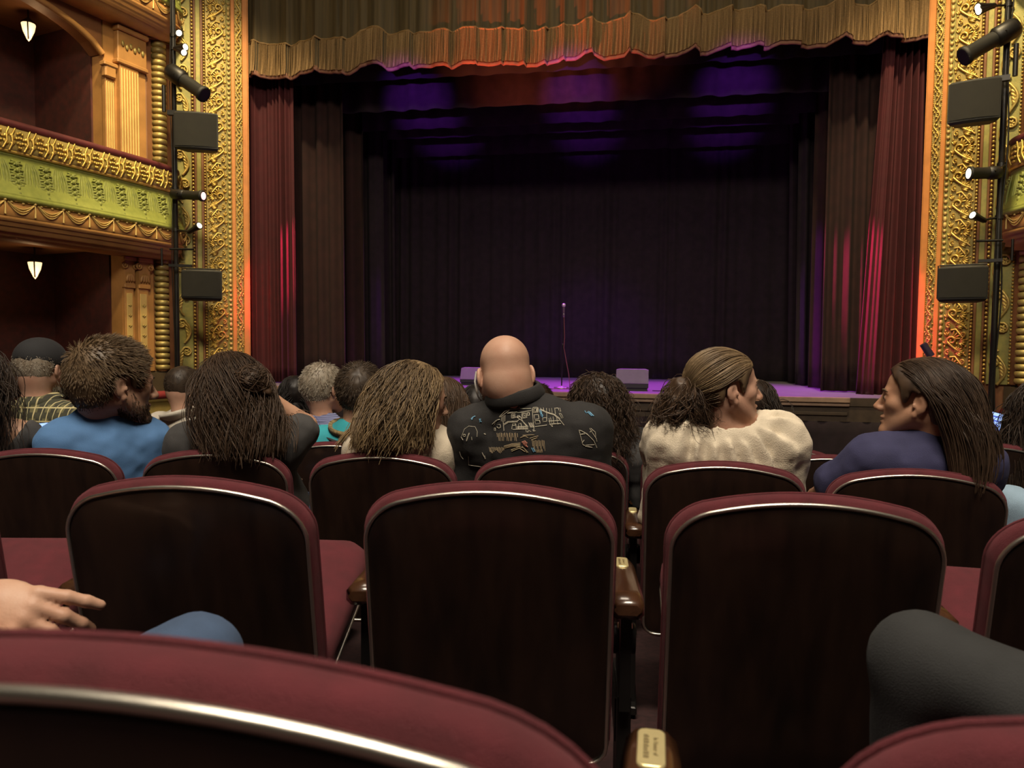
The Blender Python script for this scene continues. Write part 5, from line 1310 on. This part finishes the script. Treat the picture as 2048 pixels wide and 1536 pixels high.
# printed drawing: lines laid on the cloth
def on_shirt(S, px, py, t0=1.7):
    r = ray(px, py); n_ = np.linalg.norm(r); r = r/n_; t = t0
    for _ in range(60):
        p = CAM+r*t; e = float(S.ev(p[None])[0]); t += e*.8
        if abs(e) < .0006: break
        if t > 3: return None
    return CAM+r*t
LINES = {'c': [
 [(540,440),(590,390),(640,375)], [(630,345),(700,275),(760,250),(900,238),(1040,238)], [(640,350),(720,290),(760,262)], [(660,345),(655,400)], [(675,335),(672,405)], [(690,325),(688,405)], [(705,318),(703,402)],
 [(680,440),(740,405),(860,400),(900,370)], [(690,450),(745,415),(865,410)], [(735,300),(880,290),(1040,265)], [(745,290),(860,280)], [(785,310),(785,360),(830,358),(830,308),(785,310)], [(785,335),(830,333)], [(808,309),(808,359)],
 [(835,350),(905,345),(930,400),(1000,470)], [(850,345),(920,395),(985,470)], [(865,345),(862,330),(890,330),(893,345)], [(920,295),(920,362),(985,358),(985,292),(920,295)], [(932,305),(932,350),(972,348),(972,303),(932,305)], [(945,320),(960,335)], [(990,290),(1015,288),(1017,325),(993,327),(990,290)], [(1050,240),(1075,520)], [(1060,225),(1065,290),(1120,288),(1118,222),(1060,225)], [(1075,240),(1108,238),(1110,275),(1078,277),(1075,240)],
 [(1130,225),(1140,290)], [(1160,230),(1165,280)], [(1195,225),(1200,270)], [(1150,250),(1230,290),(1330,320),(1400,375),(1460,450)], [(1160,245),(1235,282),(1335,312),(1408,368)], [(1235,230),(1240,400)], [(1270,235),(1278,280)], [(1300,230),(1308,290)], [(1340,228),(1350,310)], [(1385,230),(1400,275),(1420,272),(1405,228)], [(1345,235),(1385,232)], [(1395,300),(1430,360),(1450,355),(1418,298),(1395,300)], [(1075,320),(1130,315),(1140,370),(1085,378),(1075,320)], [(1085,395),(1145,390),(1155,430),(1095,436),(1085,395)],
 [(1185,360),(1190,410),(1240,400),(1235,355),(1185,360)], [(1265,360),(1280,440),(1310,470)], [(1285,350),(1315,465)], [(1320,340),(1330,440)], [(1365,350),(1380,440)], [(1260,400),(1400,390)], [(1270,440),(1420,430)], [(1090,470),(1240,450)],
 [(790,500),(800,430),(840,430),(850,500)], [(870,500),(880,430),(905,425),(925,500)], [(800,455),(840,450)], [(860,470),(1000,465)], [(800,505),(1000,500)]] + [[(865+14*i, 470), (868+14*i, 505)] for i in range(10)] + [[(1005+14*i, 415+6*(i % 2)), (1030+12*i, 480)] for i in range(5)] +
 [[(565,490),(570,525),(585,520),(580,488),(565,490)], [(600,470),(620,490),(650,480),(640,440),(610,445)], [(680,400),(690,520)], [(970,510),(975,540),(1000,540),(1000,512)], [(1015,515),(1020,530),(1040,528)], [(1060,505),(1065,528),(1095,525)], [(550,430),(600,395)], [(560,460),(580,420)]] +
 [[(150,590),(185,500),(240,462),(320,470),(350,530),(345,600)], [(140,600),(165,640)], [(170,570),(195,570),(195,595),(172,595),(170,570)], [(245,545),(225,590),(208,655)], [(250,550),(235,590),(214,650)], [(275,600),(280,640)]] +
 [[(1650,510),(1700,700),(1720,710),(1850,700)], [(1660,515),(1750,560),(1840,650),(1880,740)], [(1680,520),(1760,575)], [(1785,490),(1830,560),(1870,620),(1880,660)], [(1800,490),(1860,540),(1865,600)], [(1660,570),(1740,560)], [(1690,680),(1720,640)], [(1730,720),(1820,735)], [(1820,520),(1790,540)], [(430,560),(460,570)], [(445,550),(448,572)], [(120,790),(140,850),(170,885)], [(410,800),(450,885)], [(440,840),(455,880)], [(235,850),(240,960),(400,985)]],
 'y': [[(600+17*i+int(5*sin(i*3.)), 550+int(6*sin(i*1.7))), (606+17*i+int(8*sin(i)), 600+int(60*abs(sin(i*2.1))))] for i in range(16)] + [[(900,610),(960,590),(1000,610)], [(1020,620),(1080,600),(1130,590)], [(1040,640),(1120,610)], [(930,580),(1080,575)]] + [[(690,720+10*i),(790,690+12*i),(900,680+14*i)] for i in range(4)] + [[(780,770),(880,730),(940,740),(1000,800)], [(790,785),(890,745),(960,790)], [(920,720),(960,760),(985,805)]] + [[(1050+14*i, 640+4*(i % 3)), (1060+14*i, 720+30*(i % 3))] for i in range(12)] + [[(500+16*i, 730+5*(i % 2)), (515+16*i, 790+int(20*sin(i)))] for i in range(12)] + [[(1100+16*i, 760), (1110+14*i, 800)] for i in range(6)],
 'b': [[(1150,250),(1165,330),(1190,355)], [(1165,260),(1185,345)], [(1150,285),(1190,330)], [(270,370),(300,345),(325,338)], [(280,382),(295,350)], [(375,370),(385,400),(405,408)], [(392,365),(382,412)], [(1770,275),(1830,330)], [(1760,285),(1815,335)], [(1785,280),(1842,335)], [(1725,265),(1745,300),(1760,280)], [(1040,740),(1070,795)], [(1060,740),(1090,790)], [(870,80),(885,105)], [(860,85),(905,75)]],
 's': [[(920,670),(960,655),(985,690)], [(930,680),(990,680)], [(935,690),(985,695)], [(945,700),(985,715)], [(960,715),(995,730)], [(965,660),(955,710)], [(980,665),(975,720)], [(880,215),(890,235)]]}
PRC = {'c': mat('print_cream', (.52, .48, .38), .8), 'y': mat('print_straw', (.42, .33, .20), .8), 'b': mat('print_blue', (.12, .28, .42), .8), 's': mat('print_salmon', (.42, .17, .12), .8)}
for key, nm_ in (('c', 'cream_lines'), ('y', 'straw_lines'), ('b', 'blue_marks'), ('s', 'salmon_star')):
    m = MB()
    for ln_ in LINES[key]:
        pts = []
        for (a, b_), (a2, b2_) in zip(ln_[:-1], ln_[1:]):
            n_ = max(2, int(math.hypot(a2-a, b2_-b_)/45)+1)
            pts += [(a+(a2-a)*t, b_+(b2_-b_)*t) for t in np.linspace(0, 1, n_, endpoint=False)]
        pts.append(ln_[-1])
        W3 = [on_shirt(d['shirt'], 900+a/6.4, 780+b_/6.4) for a, b_ in pts]; W3 = [q for q in W3 if q is not None]
        if len(W3) > 1: m.tube([q+nrm(CAM-q)*.0008-loc for q in W3], .0012 if key == 'c' else (.0010 if key == 'y' else .0022), 3, caps=False)
    o_ = m.build('shirt_print_'+nm_, PRC[key], d['root']); o_['kind'] = 'stuff'
# white gathered blouse, ponytail
def blouse_pleats(nb, BR):
    def f(Q, D):
        l = (Q-nb)@BR; r_ = np.sqrt(l[..., 0]**2*.7+l[..., 1]**2+.3*l[..., 2]**2); th = np.arctan2(l[..., 0], -l[..., 1]+.02)
        return D+.011*np.sin(th*21+2*np.sin(r_*22))*np.clip((r_-.118)/.03, 0, 1)*np.exp(-np.maximum(r_-.15, 0)/.11)
    return f
d = person('G', 'person in a white gathered blouse with a ponytail, smiling to the right', (1452, 778), 2.42, 68, (1440, 846, 2.43), (1343, 885, 2.39), (1560, 884, 2.48), SK_PINK, CREAM, s=1.02, pitch=3, roll=0, fem=True, sleeve=1.5, detail=.0042, infl=.024, wrinkle=.005, pleats=blouse_pleats, neckhole=.112, drop=-.098, mouth=.6, shirt_res=.0068)
eye_details(d, (1,), (.16, .10, .06))
rng = d['rng']; c, R, s = d['c'], d['R'], d['s']; loc = np.array(d['root'].location)
put('hair', hair_cap(c, R, s, .010, .0, .001), H_HONEY, d['root'], .006)
P, l, nw = scalp_pts(3000, c, R, s, rng, 0., .009); tie = hl(d, -.01, -.135, -.005)
S = SDF(); S.P = list(hair_cap(c, R, s, .009).P)
dirs = nrm_rows(tie-P); steps = np.linalg.norm(tie-P, axis=1)/11*1.12
paths = grow(P, dirs-nw*(dirs*nw).sum(1)[:, None], S, rng.uniform(.001, .006, len(P)), 11, steps, lambda p, t, dd: nrm_rows(tie-p)+np.array((0, 0, -.25))*(1-t), .45)
paths = paths[~over_ear(paths, d)]; strand_mesh('hair_strands', paths, .0011, H_HONEY, d['root'], .25+.6*rng.random(len(paths)))
m = MB(); q = nrm(hl(d, 0, -1, 0)-hl(d, 0, 0, 0)); m.lathe([(.016, -.010), (.026, -.006), (.028, .004), (.016, .010)], tie-loc, 14, axis=q); m.build('scrunchie', mat('scrunchie', (.72, .68, .55), .8), d['root'])
M = SDF(); t1, t2, t3 = W(1362, 778, 2.37), W(1350, 810, 2.36), W(1335, 845, 2.35); M.cone(tie, t1, .020, .032, .02); M.cone(t1, t2, .032, .036, .03); M.cone(t2, t3, .036, .018, .03); M.cone(t1, W(1395, 828, 2.35), .028, .022, .03)
mm = sdf_copy(M, -.004); mm.mods.append(lambda Q, D: D+.005*wob(Q*np.array((1, 1, .35)), 160, 3.)); put('ponytail', mm, H_BROWN, d['root'], .007)
n = 900; P = tie+rng.normal(size=(n, 3))*.010; tg = np.where(rng.random(n)[:, None] < .75, t3, W(1405, 838, 2.34))+rng.normal(size=(n, 3))*.025
S2 = SDF(); S2.P = M.P+S.P
paths = grow(P, np.tile(nrm(t1-tie), (n, 1)), S2, rng.uniform(.0, .010, n), 12, .0155, lambda p, t, dd: nrm_rows(tg-p)+rng.normal(size=p.shape)*.25, .6)
strand_mesh('ponytail_strands', paths, .0012, H_BROWN, d['root'], rng.random(n))
m = MB(); nb, fw, lat, up = d['nb'], d['fw'], d['lat'], d['up']
m.tube([nb+lat*(.060*sin(a))+fw*(-.060*cos(a)+.010)+up*(.022+.012*cos(a))-loc for a in np.linspace(-2.2, 2.2, 24)], .0014, 5); m.build('necklace', mat('gold_chain', (.7, .55, .3), .3, .9), d['root'])
# neckline band, laid on the edge of the cloth
an = np.linspace(-2.3, 2.3, 60); Pn = np.array([nb+lat*(.122*sin(a))+fw*(-.108*cos(a)+.016)+up*.01 for a in an])
for _ in range(8):
    e = d['shirt'].ev(Pn, False); g = d['shirt'].grad(Pn); Pn = Pn-g*e[:, None]*.8
m = MB(); m.tube([p-loc for p in Pn], [.0085+.0012*sin(k*2.3) for k in range(60)], 7); m.build('neckline', CREAM, d['root'])
# navy top, long brown hair, facing left
d = person('H', 'person in a navy top with long straight brown hair, smiling to the left', (1838, 802), 2.40, -84, (1862, 884, 2.40), (1748, 922, 2.40), (1950, 928, 2.42), SK_OLIVE, NAVY, s=1.04, pitch=4, fem=True, sleeve=.96, detail=.0042, armL=[W(1668, 968, 2.48), W(1610, 1005, 2.68)], mouth=.7, trousers=BLKTR)
eye_details(d, (-1,), (.02, .014, .01))
M = SDF(); M.cone(W(1852, 800, 2.43), W(1874, 868, 2.41), .084, .082, .03); M.cone(W(1874, 868, 2.41), W(1882, 945, 2.38), .082, .072, .03); pass
long_hair(d, H_BROWN, 3600, mass=M, nseg=18, step=.020, wave=.06, seed=9, zend=W(1880, 940, 2.36)[2], rad=.0012, part=.0, back=.5, lat0=.45, ramp=4., collide=False, ear=True, offr=(.001, .008), side_pull=lambda p, t: np.stack([np.clip((W(1876, 880, 2.4)[0]-p[:, 0])*8, -1., 1.)*t, 0*p[:, 0], 0*p[:, 0]], 1), tint_tip=.25, mass_noise=.003)
rng = np.random.default_rng(12); c, R, s_ = d['c'], d['R'], d['s']
P, l, nw = scalp_pts(5200, c, R, s_, rng, 0., .011); k_ = (l[:, 1] > -.03) & (l[:, 2] > .0); P, l, nw = P[k_], l[k_], nw[k_]
tg = np.where(l[:, :1] > 0, hl(d, .055, -.10, -.07), hl(d, -.055, -.10, -.07)); S = SDF(); S.P = list(hair_cap(c, R, s_, .011).P)
dirs = nrm_rows(tg-P); paths = grow(P, dirs-nw*(dirs*nw).sum(1)[:, None], S, rng.uniform(.001, .006, len(P)), 11, np.linalg.norm(tg-P, axis=1)/11*1.15, lambda p, t, dd: nrm_rows(tg-p), .5)
paths = paths[~over_ear(paths, d)]; strand_mesh('combed_strands', paths, .0011, H_BROWN, d['root'], .15+.75*rng.random(len(paths)))
# ------------------------------------------------------------------ rows beyond
def seg_hair_long(d, material, seed, w=.08, L=.16, n=700, wave=.3, back=.03):
    c, R, s = d['c'], d['R'], d['s']; M = SDF(); b = R[:, 1]*-back
    M.cone(c+b, c+b*1.4+np.array((0, 0, -L*.6)), w, w, .03); M.cone(c+b*1.4+np.array((0, 0, -L*.6)), c+b*1.6+np.array((0, 0, -L)), w, w*.6, .03)
    long_hair(d, material, n, mass=M, nseg=12, step=L/9+.012, wave=wave, seed=seed, rad=.0017, coarse=.011)
def bg(key, label, hp, hY, fa, skin, shirt, s=1., lean=(0, 0), w=.165, **k):
    best = None
    for k_ in range(3, 7):          # settle into the nearest row
        Y_ = hY
        for _ in range(6): Y_ = rowY(k_, at(hp[0], hp[1], Y=Y_)[0])+.18
        if best is None or abs(Y_-hY) < abs(best-hY): best = Y_
    if abs(best-hY) < .5: s = s*best/hY; hY = best
    nb, L, R_ = auto_body(hp, hY, s, lean, w)
    k.setdefault('detail', .009); return person(key, label, hp, hY, fa, nb, L, R_, skin, shirt, s=s, **k)
# capped person in plaid
d = bg('A', 'grey-bearded person in a black cap and olive plaid shirt', (86, 738), 2.95, 42, SK_PINK, PLAID, s=1.08, detail=.006, pitch=-4)
ring_collar(d, PLAID, r=.080, h=.028); beard(d, H_GREY, 1500, .022)
short_hair(d['root'], d['c'], d['R'], d['s'], H_GREY, 1400, .012, d['rng'], .004, 0., spiky=.1)
c, R, s = d['c'], d['R'], d['s']
CP = SDF(); CP.ell(c+R@(np.array((0, -.016, .045))*s), np.array((.090, .112, .090))*s, R, .02)
def capcut(Q, D):
    l = ((Q-c)@R)/s; hole = np.sqrt((l[..., 0]/.042)**2+((l[..., 2]-.016)/.020)**2)-1
    D = np.maximum(D, (-.012+.25*(l[..., 1]+.11)-l[..., 2])*.9*s)
    return np.where(l[..., 1] < -.05, np.maximum(D, -hole*.03), D)
CP.mods.append(capcut); cap_o = put('cap', CP, cloth('cap_black', (.014, .014, .016)), d['root'], .006)
m = MB(); loc = np.array(d['root'].location); R_ = []
for t in np.linspace(0, 1, 7):
    y = .07+.10*t; hw = .072*sqrt(max(0.02, 1-t**2.2)); R_.append([c+R@(np.array((x*hw, y, .030-.012*t-.02*x*x))*s)-loc for x in np.linspace(-1, 1, 9)]+[c+R@(np.array((x*hw, y, .026-.012*t-.02*x*x))*s)-loc for x in np.linspace(1, -1, 9)])
m.rings(R_, caps=True); m.build('peak', MATS['cloth_cap_black'], cap_o)
# teal shirt
d = bg('K', 'person in a teal shirt with a patterned dark collar and short brown hair', (720, 788), 3.08, 4, SK_FAIR, TEAL, s=1.06, lean=(-.02, 0), w=.17, detail=.006, pitch=-3)
short_hair(d['root'], d['c'], d['R'], d['s'], H_MUDDY, 3200, .030, d['rng'], .012, spiky=.55, rad=.0014, cap_noise=.003)
ring_collar(d, mat('scarf_print', (.36, .27, .12), .9, col2=(.04, .03, .025), vscale=60, detail=6, bump=.4), 'scarf', r=.082, h=.038, fold=False, bulge=.02, dz=.0)
ring_collar(d, CHAR, 'collar', r=.094, h=.006, flare=.045, dz=-.012, tilt=.3)
# striped polo, glasses
d = bg('J', 'grey-haired person with glasses in a blue striped polo shirt', (650, 778), 3.98, 50, SK_PINK, STRIPE, s=1.19, detail=.0065)
short_hair(d['root'], d['c'], d['R'], d['s'], H_GREY, 1600, .022, d['rng'], .009, spiky=.12, flow=(0, -.9, -.3)); ring_collar(d, STRIPE, r=.080, h=.028)
m = MB(); loc = np.array(d['root'].location)
for sx in (-1, 1):
    m.tube([hl(d, sx*.080, -.005, .012)-loc, hl(d, sx*.076, .06, .012)-loc, hl(d, sx*.066, .098, .008)-loc], .0025, 5)
    m.tube([hl(d, sx*(.034+.022*cos(a)), .102, .002+.017*sin(a))-loc for a in np.linspace(0, 6.0, 14)], .002, 5)
m.tube([hl(d, -.012, .104, .004)-loc, hl(d, .012, .104, .004)-loc], .002, 5); m.build('glasses', mat('glasses_frame', (.02, .015, .012), .4), d['root'])
# hooded sweatshirt
d = bg('I', 'person with cropped hair in an off-white hooded sweatshirt', (370, 776), 4.35, 52, SK_PINK, WHITE, s=1.14, detail=.008, w=.19, pitch=-12)
short_hair(d['root'], d['c'], d['R'], d['s'], H_MUDDY, 1200, .010, d['rng'], .004, spiky=.4)
ring_collar(d, WHITE, 'hood', r=.088, h=.050, fold=False, bulge=.035, tilt=.5)
# others, partly hidden
d = bg('L', 'person in a yellow shirt with brown hair, behind the blonde-brown hair', (790, 783), 4.12, 10, SK_FAIR, YEL, s=1.10, lean=(-.03, 0)); short_hair(d['root'], d['c'], d['R'], d['s'], H_LBROWN, 1300, .035, d['rng'], .014, spiky=.3, rad=.0016)
d = bg('M', 'person with straight black hair in a white top, left of the striped polo', (590, 790), 4.75, 0, SK_OLIVE, BWHITE, s=1.05, lean=(.02, 0)); seg_hair_long(d, H_BLACK, 21, .085, .15)
d = bg('N', 'person with black curly hair between the teal and yellow shirts', (768, 784), 4.85, 0, SK_OLIVE, CHAR, s=1.05); short_hair(d['root'], d['c'], d['R'], d['s'], H_BLACK, 900, .03, d['rng'], .02, spiky=.7, rad=.002)
d = bg('O', 'person with a dark brown bob in black, right of the blonde-brown hair', (893, 812), 3.15, 28, SK_FAIR, BLK, s=1.0, lean=(-.03, 0), fem=True); seg_hair_long(d, H_BROWN, 22, .078, .10, 900, .1, .012)
d = bg('P', 'person with sleek black hair and a beige hair tie, left of the bald man', (953, 818), 4.2, 0, SK_OLIVE, BLK, s=1.12, fem=True, lean=(.0, 0)); seg_hair_long(d, H_BLACK, 23, .092, .15, 900, .05)
m = MB(); q = W(945, 826, 4.04)-np.array(d['root'].location); m.lathe([(.012, -.02), (.026, -.012), (.018, 0), (.028, .012), (.012, .02)], q, 12, axis=(.6, 0, .8)); m.build('hair_tie', mat('hair_tie', (.55, .42, .24), .7), d['root'])
d = bg('Q', 'person with dark hair just right of the bald neck', (1078, 806), 4.9, 20, SK_FAIR, CHAR, s=1.02); short_hair(d['root'], d['c'], d['R'], d['s'], H_DARK, 900, .03, d['rng'], .014, spiky=.3, rad=.0018)
# curly hair, grey top
d = bg('R', 'person with big dark curly hair in a charcoal top, turned left', (1184, 812), 3.18, -52, SK_FAIR, CHAR, s=1.0, lean=(.05, 0), fem=True, detail=.007, w=.16)
rng = np.random.default_rng(31); c, R, s = d['c'], d['R'], d['s']
M = SDF(); M.cone(c+np.array((.02, -.02, .02)), c+np.array((.06, -.04, -.12)), .095, .075, .03); M.P = hair_cap(c, R, s, .022).P[:1]+M.P
put('hair', hair_cap(c, R, s, .02, 0., .003), H_DARK, d['root'], .009); mm = sdf_copy(M, -.004); mm.P = mm.P[1:]; mm.mods.append(lambda Q, D: D+.010*wob(Q, 120, 4.)); put('hair_fall', mm, H_DARK, d['root'], .009)
P, l, nw = scalp_pts(1100, c, R, s, rng, 0., .016); t = np.linspace(0, 1, 15); ph = rng.random(1100)*6.28
base = grow(P, nw*.4+np.array((.3, -.1, -.8)), M, rng.uniform(.0, .015, 1100), 14, .017, lambda p, t, dd: np.array((.28, -.1, -.9))+rng.normal(size=p.shape)*.5, .5)
hel = .008*np.stack([np.sin(ph[:, None]+t*26), np.cos(ph[:, None]+t*26), .5*np.sin(ph[:, None]*2+t*26)], -1)*np.clip(t*4, 0, 1)[None, :, None]
lc = ((base-c)@R)/s; ok = ~((lc[..., 1] > .05) & (lc[..., 2] < .05) & (np.abs(lc[..., 0]) < .07)).any(1)
strand_mesh('hair_strands', (base+hel)[ok], .0016, H_BROWN, d['root'], .4+.6*rng.random(ok.sum()))
# black cap
d = bg('S', 'person in a black cap and black top behind the curly hair', (1218, 800), 4.1, 5, SK_FAIR, BLK, s=1.05, lean=(.02, 0))
CP = SDF(); CP.ell(hl(d, 0, -.016, .045), np.array((.088, .108, .088))*d['s'], d['R'], .02); cc, RR, ss = d['c'], d['R'], d['s']
CP.mods.append(lambda Q, D: np.maximum(D, (.0-((Q-cc)@RR)[..., 2]/ss)*ss)); put('cap', CP, MATS['cloth_cap_black'], d['root'], .009)
# behind the white blouse
d = bg('T', 'person in a light grey top mostly hidden behind the ponytail', (1392, 812), 3.16, 0, SK_FAIR, LGREY, s=1.0, lean=(-.03, 0), w=.16); seg_hair_long(d, H_DARK, 24, .082, .12, 600)
d = bg('T2', 'person with dark wavy hair showing beside the smiling profile', (1510, 813), 4.15, 0, SK_FAIR, CHAR, s=1.15, lean=(.0, 0)); seg_hair_long(d, H_DARK, 25, .105, .16, 700, .5)
# right edge, phone in hand
d = bg('U', 'person with dark hair in a white sleeveless top holding a phone, right edge', (2074, 822), 3.45, -20, SK_TAN, BWHITE, s=1.04, lean=(.03, 0), fem=True, sleeve=.12, armL=[W(1966, 918, 3.55), W(1984, 874, 3.72)], hand_detail=True); seg_hair_long(d, H_DARK, 26, .078, .17, 900, .25)
def phone(pc, Y, size, rot, label, glow):
    p = at(*pc, Y=Y); o = empty('phone', p); o.rotation_euler = rot; tag(o, label, 'phone')
    w_, h_ = size; m = MB(); m.box((-w_/2, 0, -h_/2), (w_/2, .009, h_/2), .004); m.build('case', mat('phone_black', (.01, .01, .012), .3), o)
    m = MB(); m.box((-w_/2+.004, -.0012, -h_/2+.005), (w_/2-.004, .0, h_/2-.005)); sc_ = m.build('screen', mat('phone_screen', (.1, .15, .3), .2, emit=(.35, .52, 1), estr=glow), o)
    m = MB()
    for k in range(4): m.box((-w_/2+.010, -.0018, h_/2-.03-.022*k), (-w_/2+.010+(.03, .045, .025, .04)[k], -.0012, h_/2-.022-.022*k))
    m.build('screen_text', mat('phone_text', (.05, .1, .5), .3, emit=(.05, .10, .6), estr=.5), sc_); return o
phone((1996, 852), 3.74, (.075, .14), (-.5, .25, -.2), 'lit phone held by the person at the right edge', 1.3)
phone((93, 858), 2.62, (.15, .075), (-.75, -.1, .35), 'blue lit phone held low left of the blue T-shirt', 1.2)
# left background heads
d = bg('V', 'person with black hair between the black cap and the blue T-shirt', (160, 778), 4.35, 40, SK_FAIR, BLK, s=1.05, lean=(-.02, 0)); short_hair(d['root'], d['c'], d['R'], d['s'], H_BLACK, 900, .03, d['rng'], .014, spiky=.3, rad=.0018)
d = bg('V2', 'dark-haired person at the far left behind the plaid shirt', (14, 772), 4.2, 10, SK_FAIR, CHAR, s=1.15); short_hair(d['root'], d['c'], d['R'], d['s'], H_DARK, 900, .03, d['rng'], .014, spiky=.3, rad=.0018)
# ------------------------------------------------------------------ people of the nearest rows, mostly outside the photograph
def seated(key, label, hips, shirt, trousers, knees, armL, armR, hand, skin=SK_FAIR, hair=H_DARK, hd=True):
    hips = np.array(hips, float); c = hips+np.array((0, -.10, .64)); nb = c+np.array((0, -.03, -.165))
    pp = proj(c); v = ray(pp[0], pp[1]); v[2] = 0; v = nrm(v); fa = math.degrees(math.atan2(-v[0]*1.0, v[1]))   # look straight along +Y
    global face_rot
    fr0 = face_rot
    face_rot = lambda *a, **k: np.eye(3)
    d = person(key, label, (pp[0], pp[1]), c[1], 0, nb, nb+np.array((-.165, .01, -.065)), nb+np.array((.165, .01, -.065)), skin, shirt, trousers, hips=hips, knees=knees, armL=armL, armR=armR, handRot=hand, hand_detail=hd, detail=.010)
    face_rot = fr0
    short_hair(d['root'], d['c'], d['R'], d['s'], hair, 700, .03, d['rng'], .014, spiky=.3, rad=.0018); return d
# left: blue jeans knee and a hand
wr = at(-46, 1196, Y=.98)
y = nrm(np.array((.93, .12, -.24))); z = np.array((.12, -.76, .63)); z = nrm(z-y*(y@z)); HR = np.stack([np.cross(z, y), y, z], 1)
k1 = at(385, 1330, Y=.90)
d = seated('X', 'person at the lower left showing only a hand and a blue denim knee', (-.86, .62, .56), CHAR, JEANS, [np.array((-.98, 1.02, .46)), np.array((k1[0], k1[1], k1[2]))], [np.array((-1.08, .60, .78)), np.array((-1.0, .84, .66))], [wr+np.array((-.26, -.10, .03)), wr], (None, (HR, (.26, .46, .54, .60), 1.08)), SK_FAIR)
# stitched hem of a rip on the denim knee
m = MB(); loc = np.array(d['root'].location)
m.tube([at(a, b, Y=.82)-loc for a, b in ((437, 1314), (446, 1307), (455, 1306), (462, 1309), (470, 1305), (474, 1316))], .0012, 5); m.build('frayed_thread', mat('thread', (.5, .52, .5), .8), d['root'])
k2 = at(1842, 1325, Y=1.06)
d = seated('Y', 'person at the lower right showing only a charcoal trouser leg', (.93, .66, .56), CHAR, cloth('charcoal_trousers', (.019, .020, .021), .2), [np.array((k2[0], k2[1], k2[2])), np.array((1.0, 1.02, .46))], [np.array((.58, .62, .75)), np.array((.72, .80, .68))], [np.array((1.16, .62, .75)), np.array((1.05, .85, .60))], (None, None))
d = seated('W', 'person in light blue jeans past the right edge of the navy top row', (1.62, 2.52, .40), CHAR, LJEANS, [at(2022, 1010, Y=2.62), np.array((1.70, 2.95, .30))], [np.array((1.40, 2.56, .62)), np.array((1.44, 2.76, .56))], [np.array((1.85, 2.5, .62)), np.array((1.75, 2.8, .48))], (None, None), hd=False)
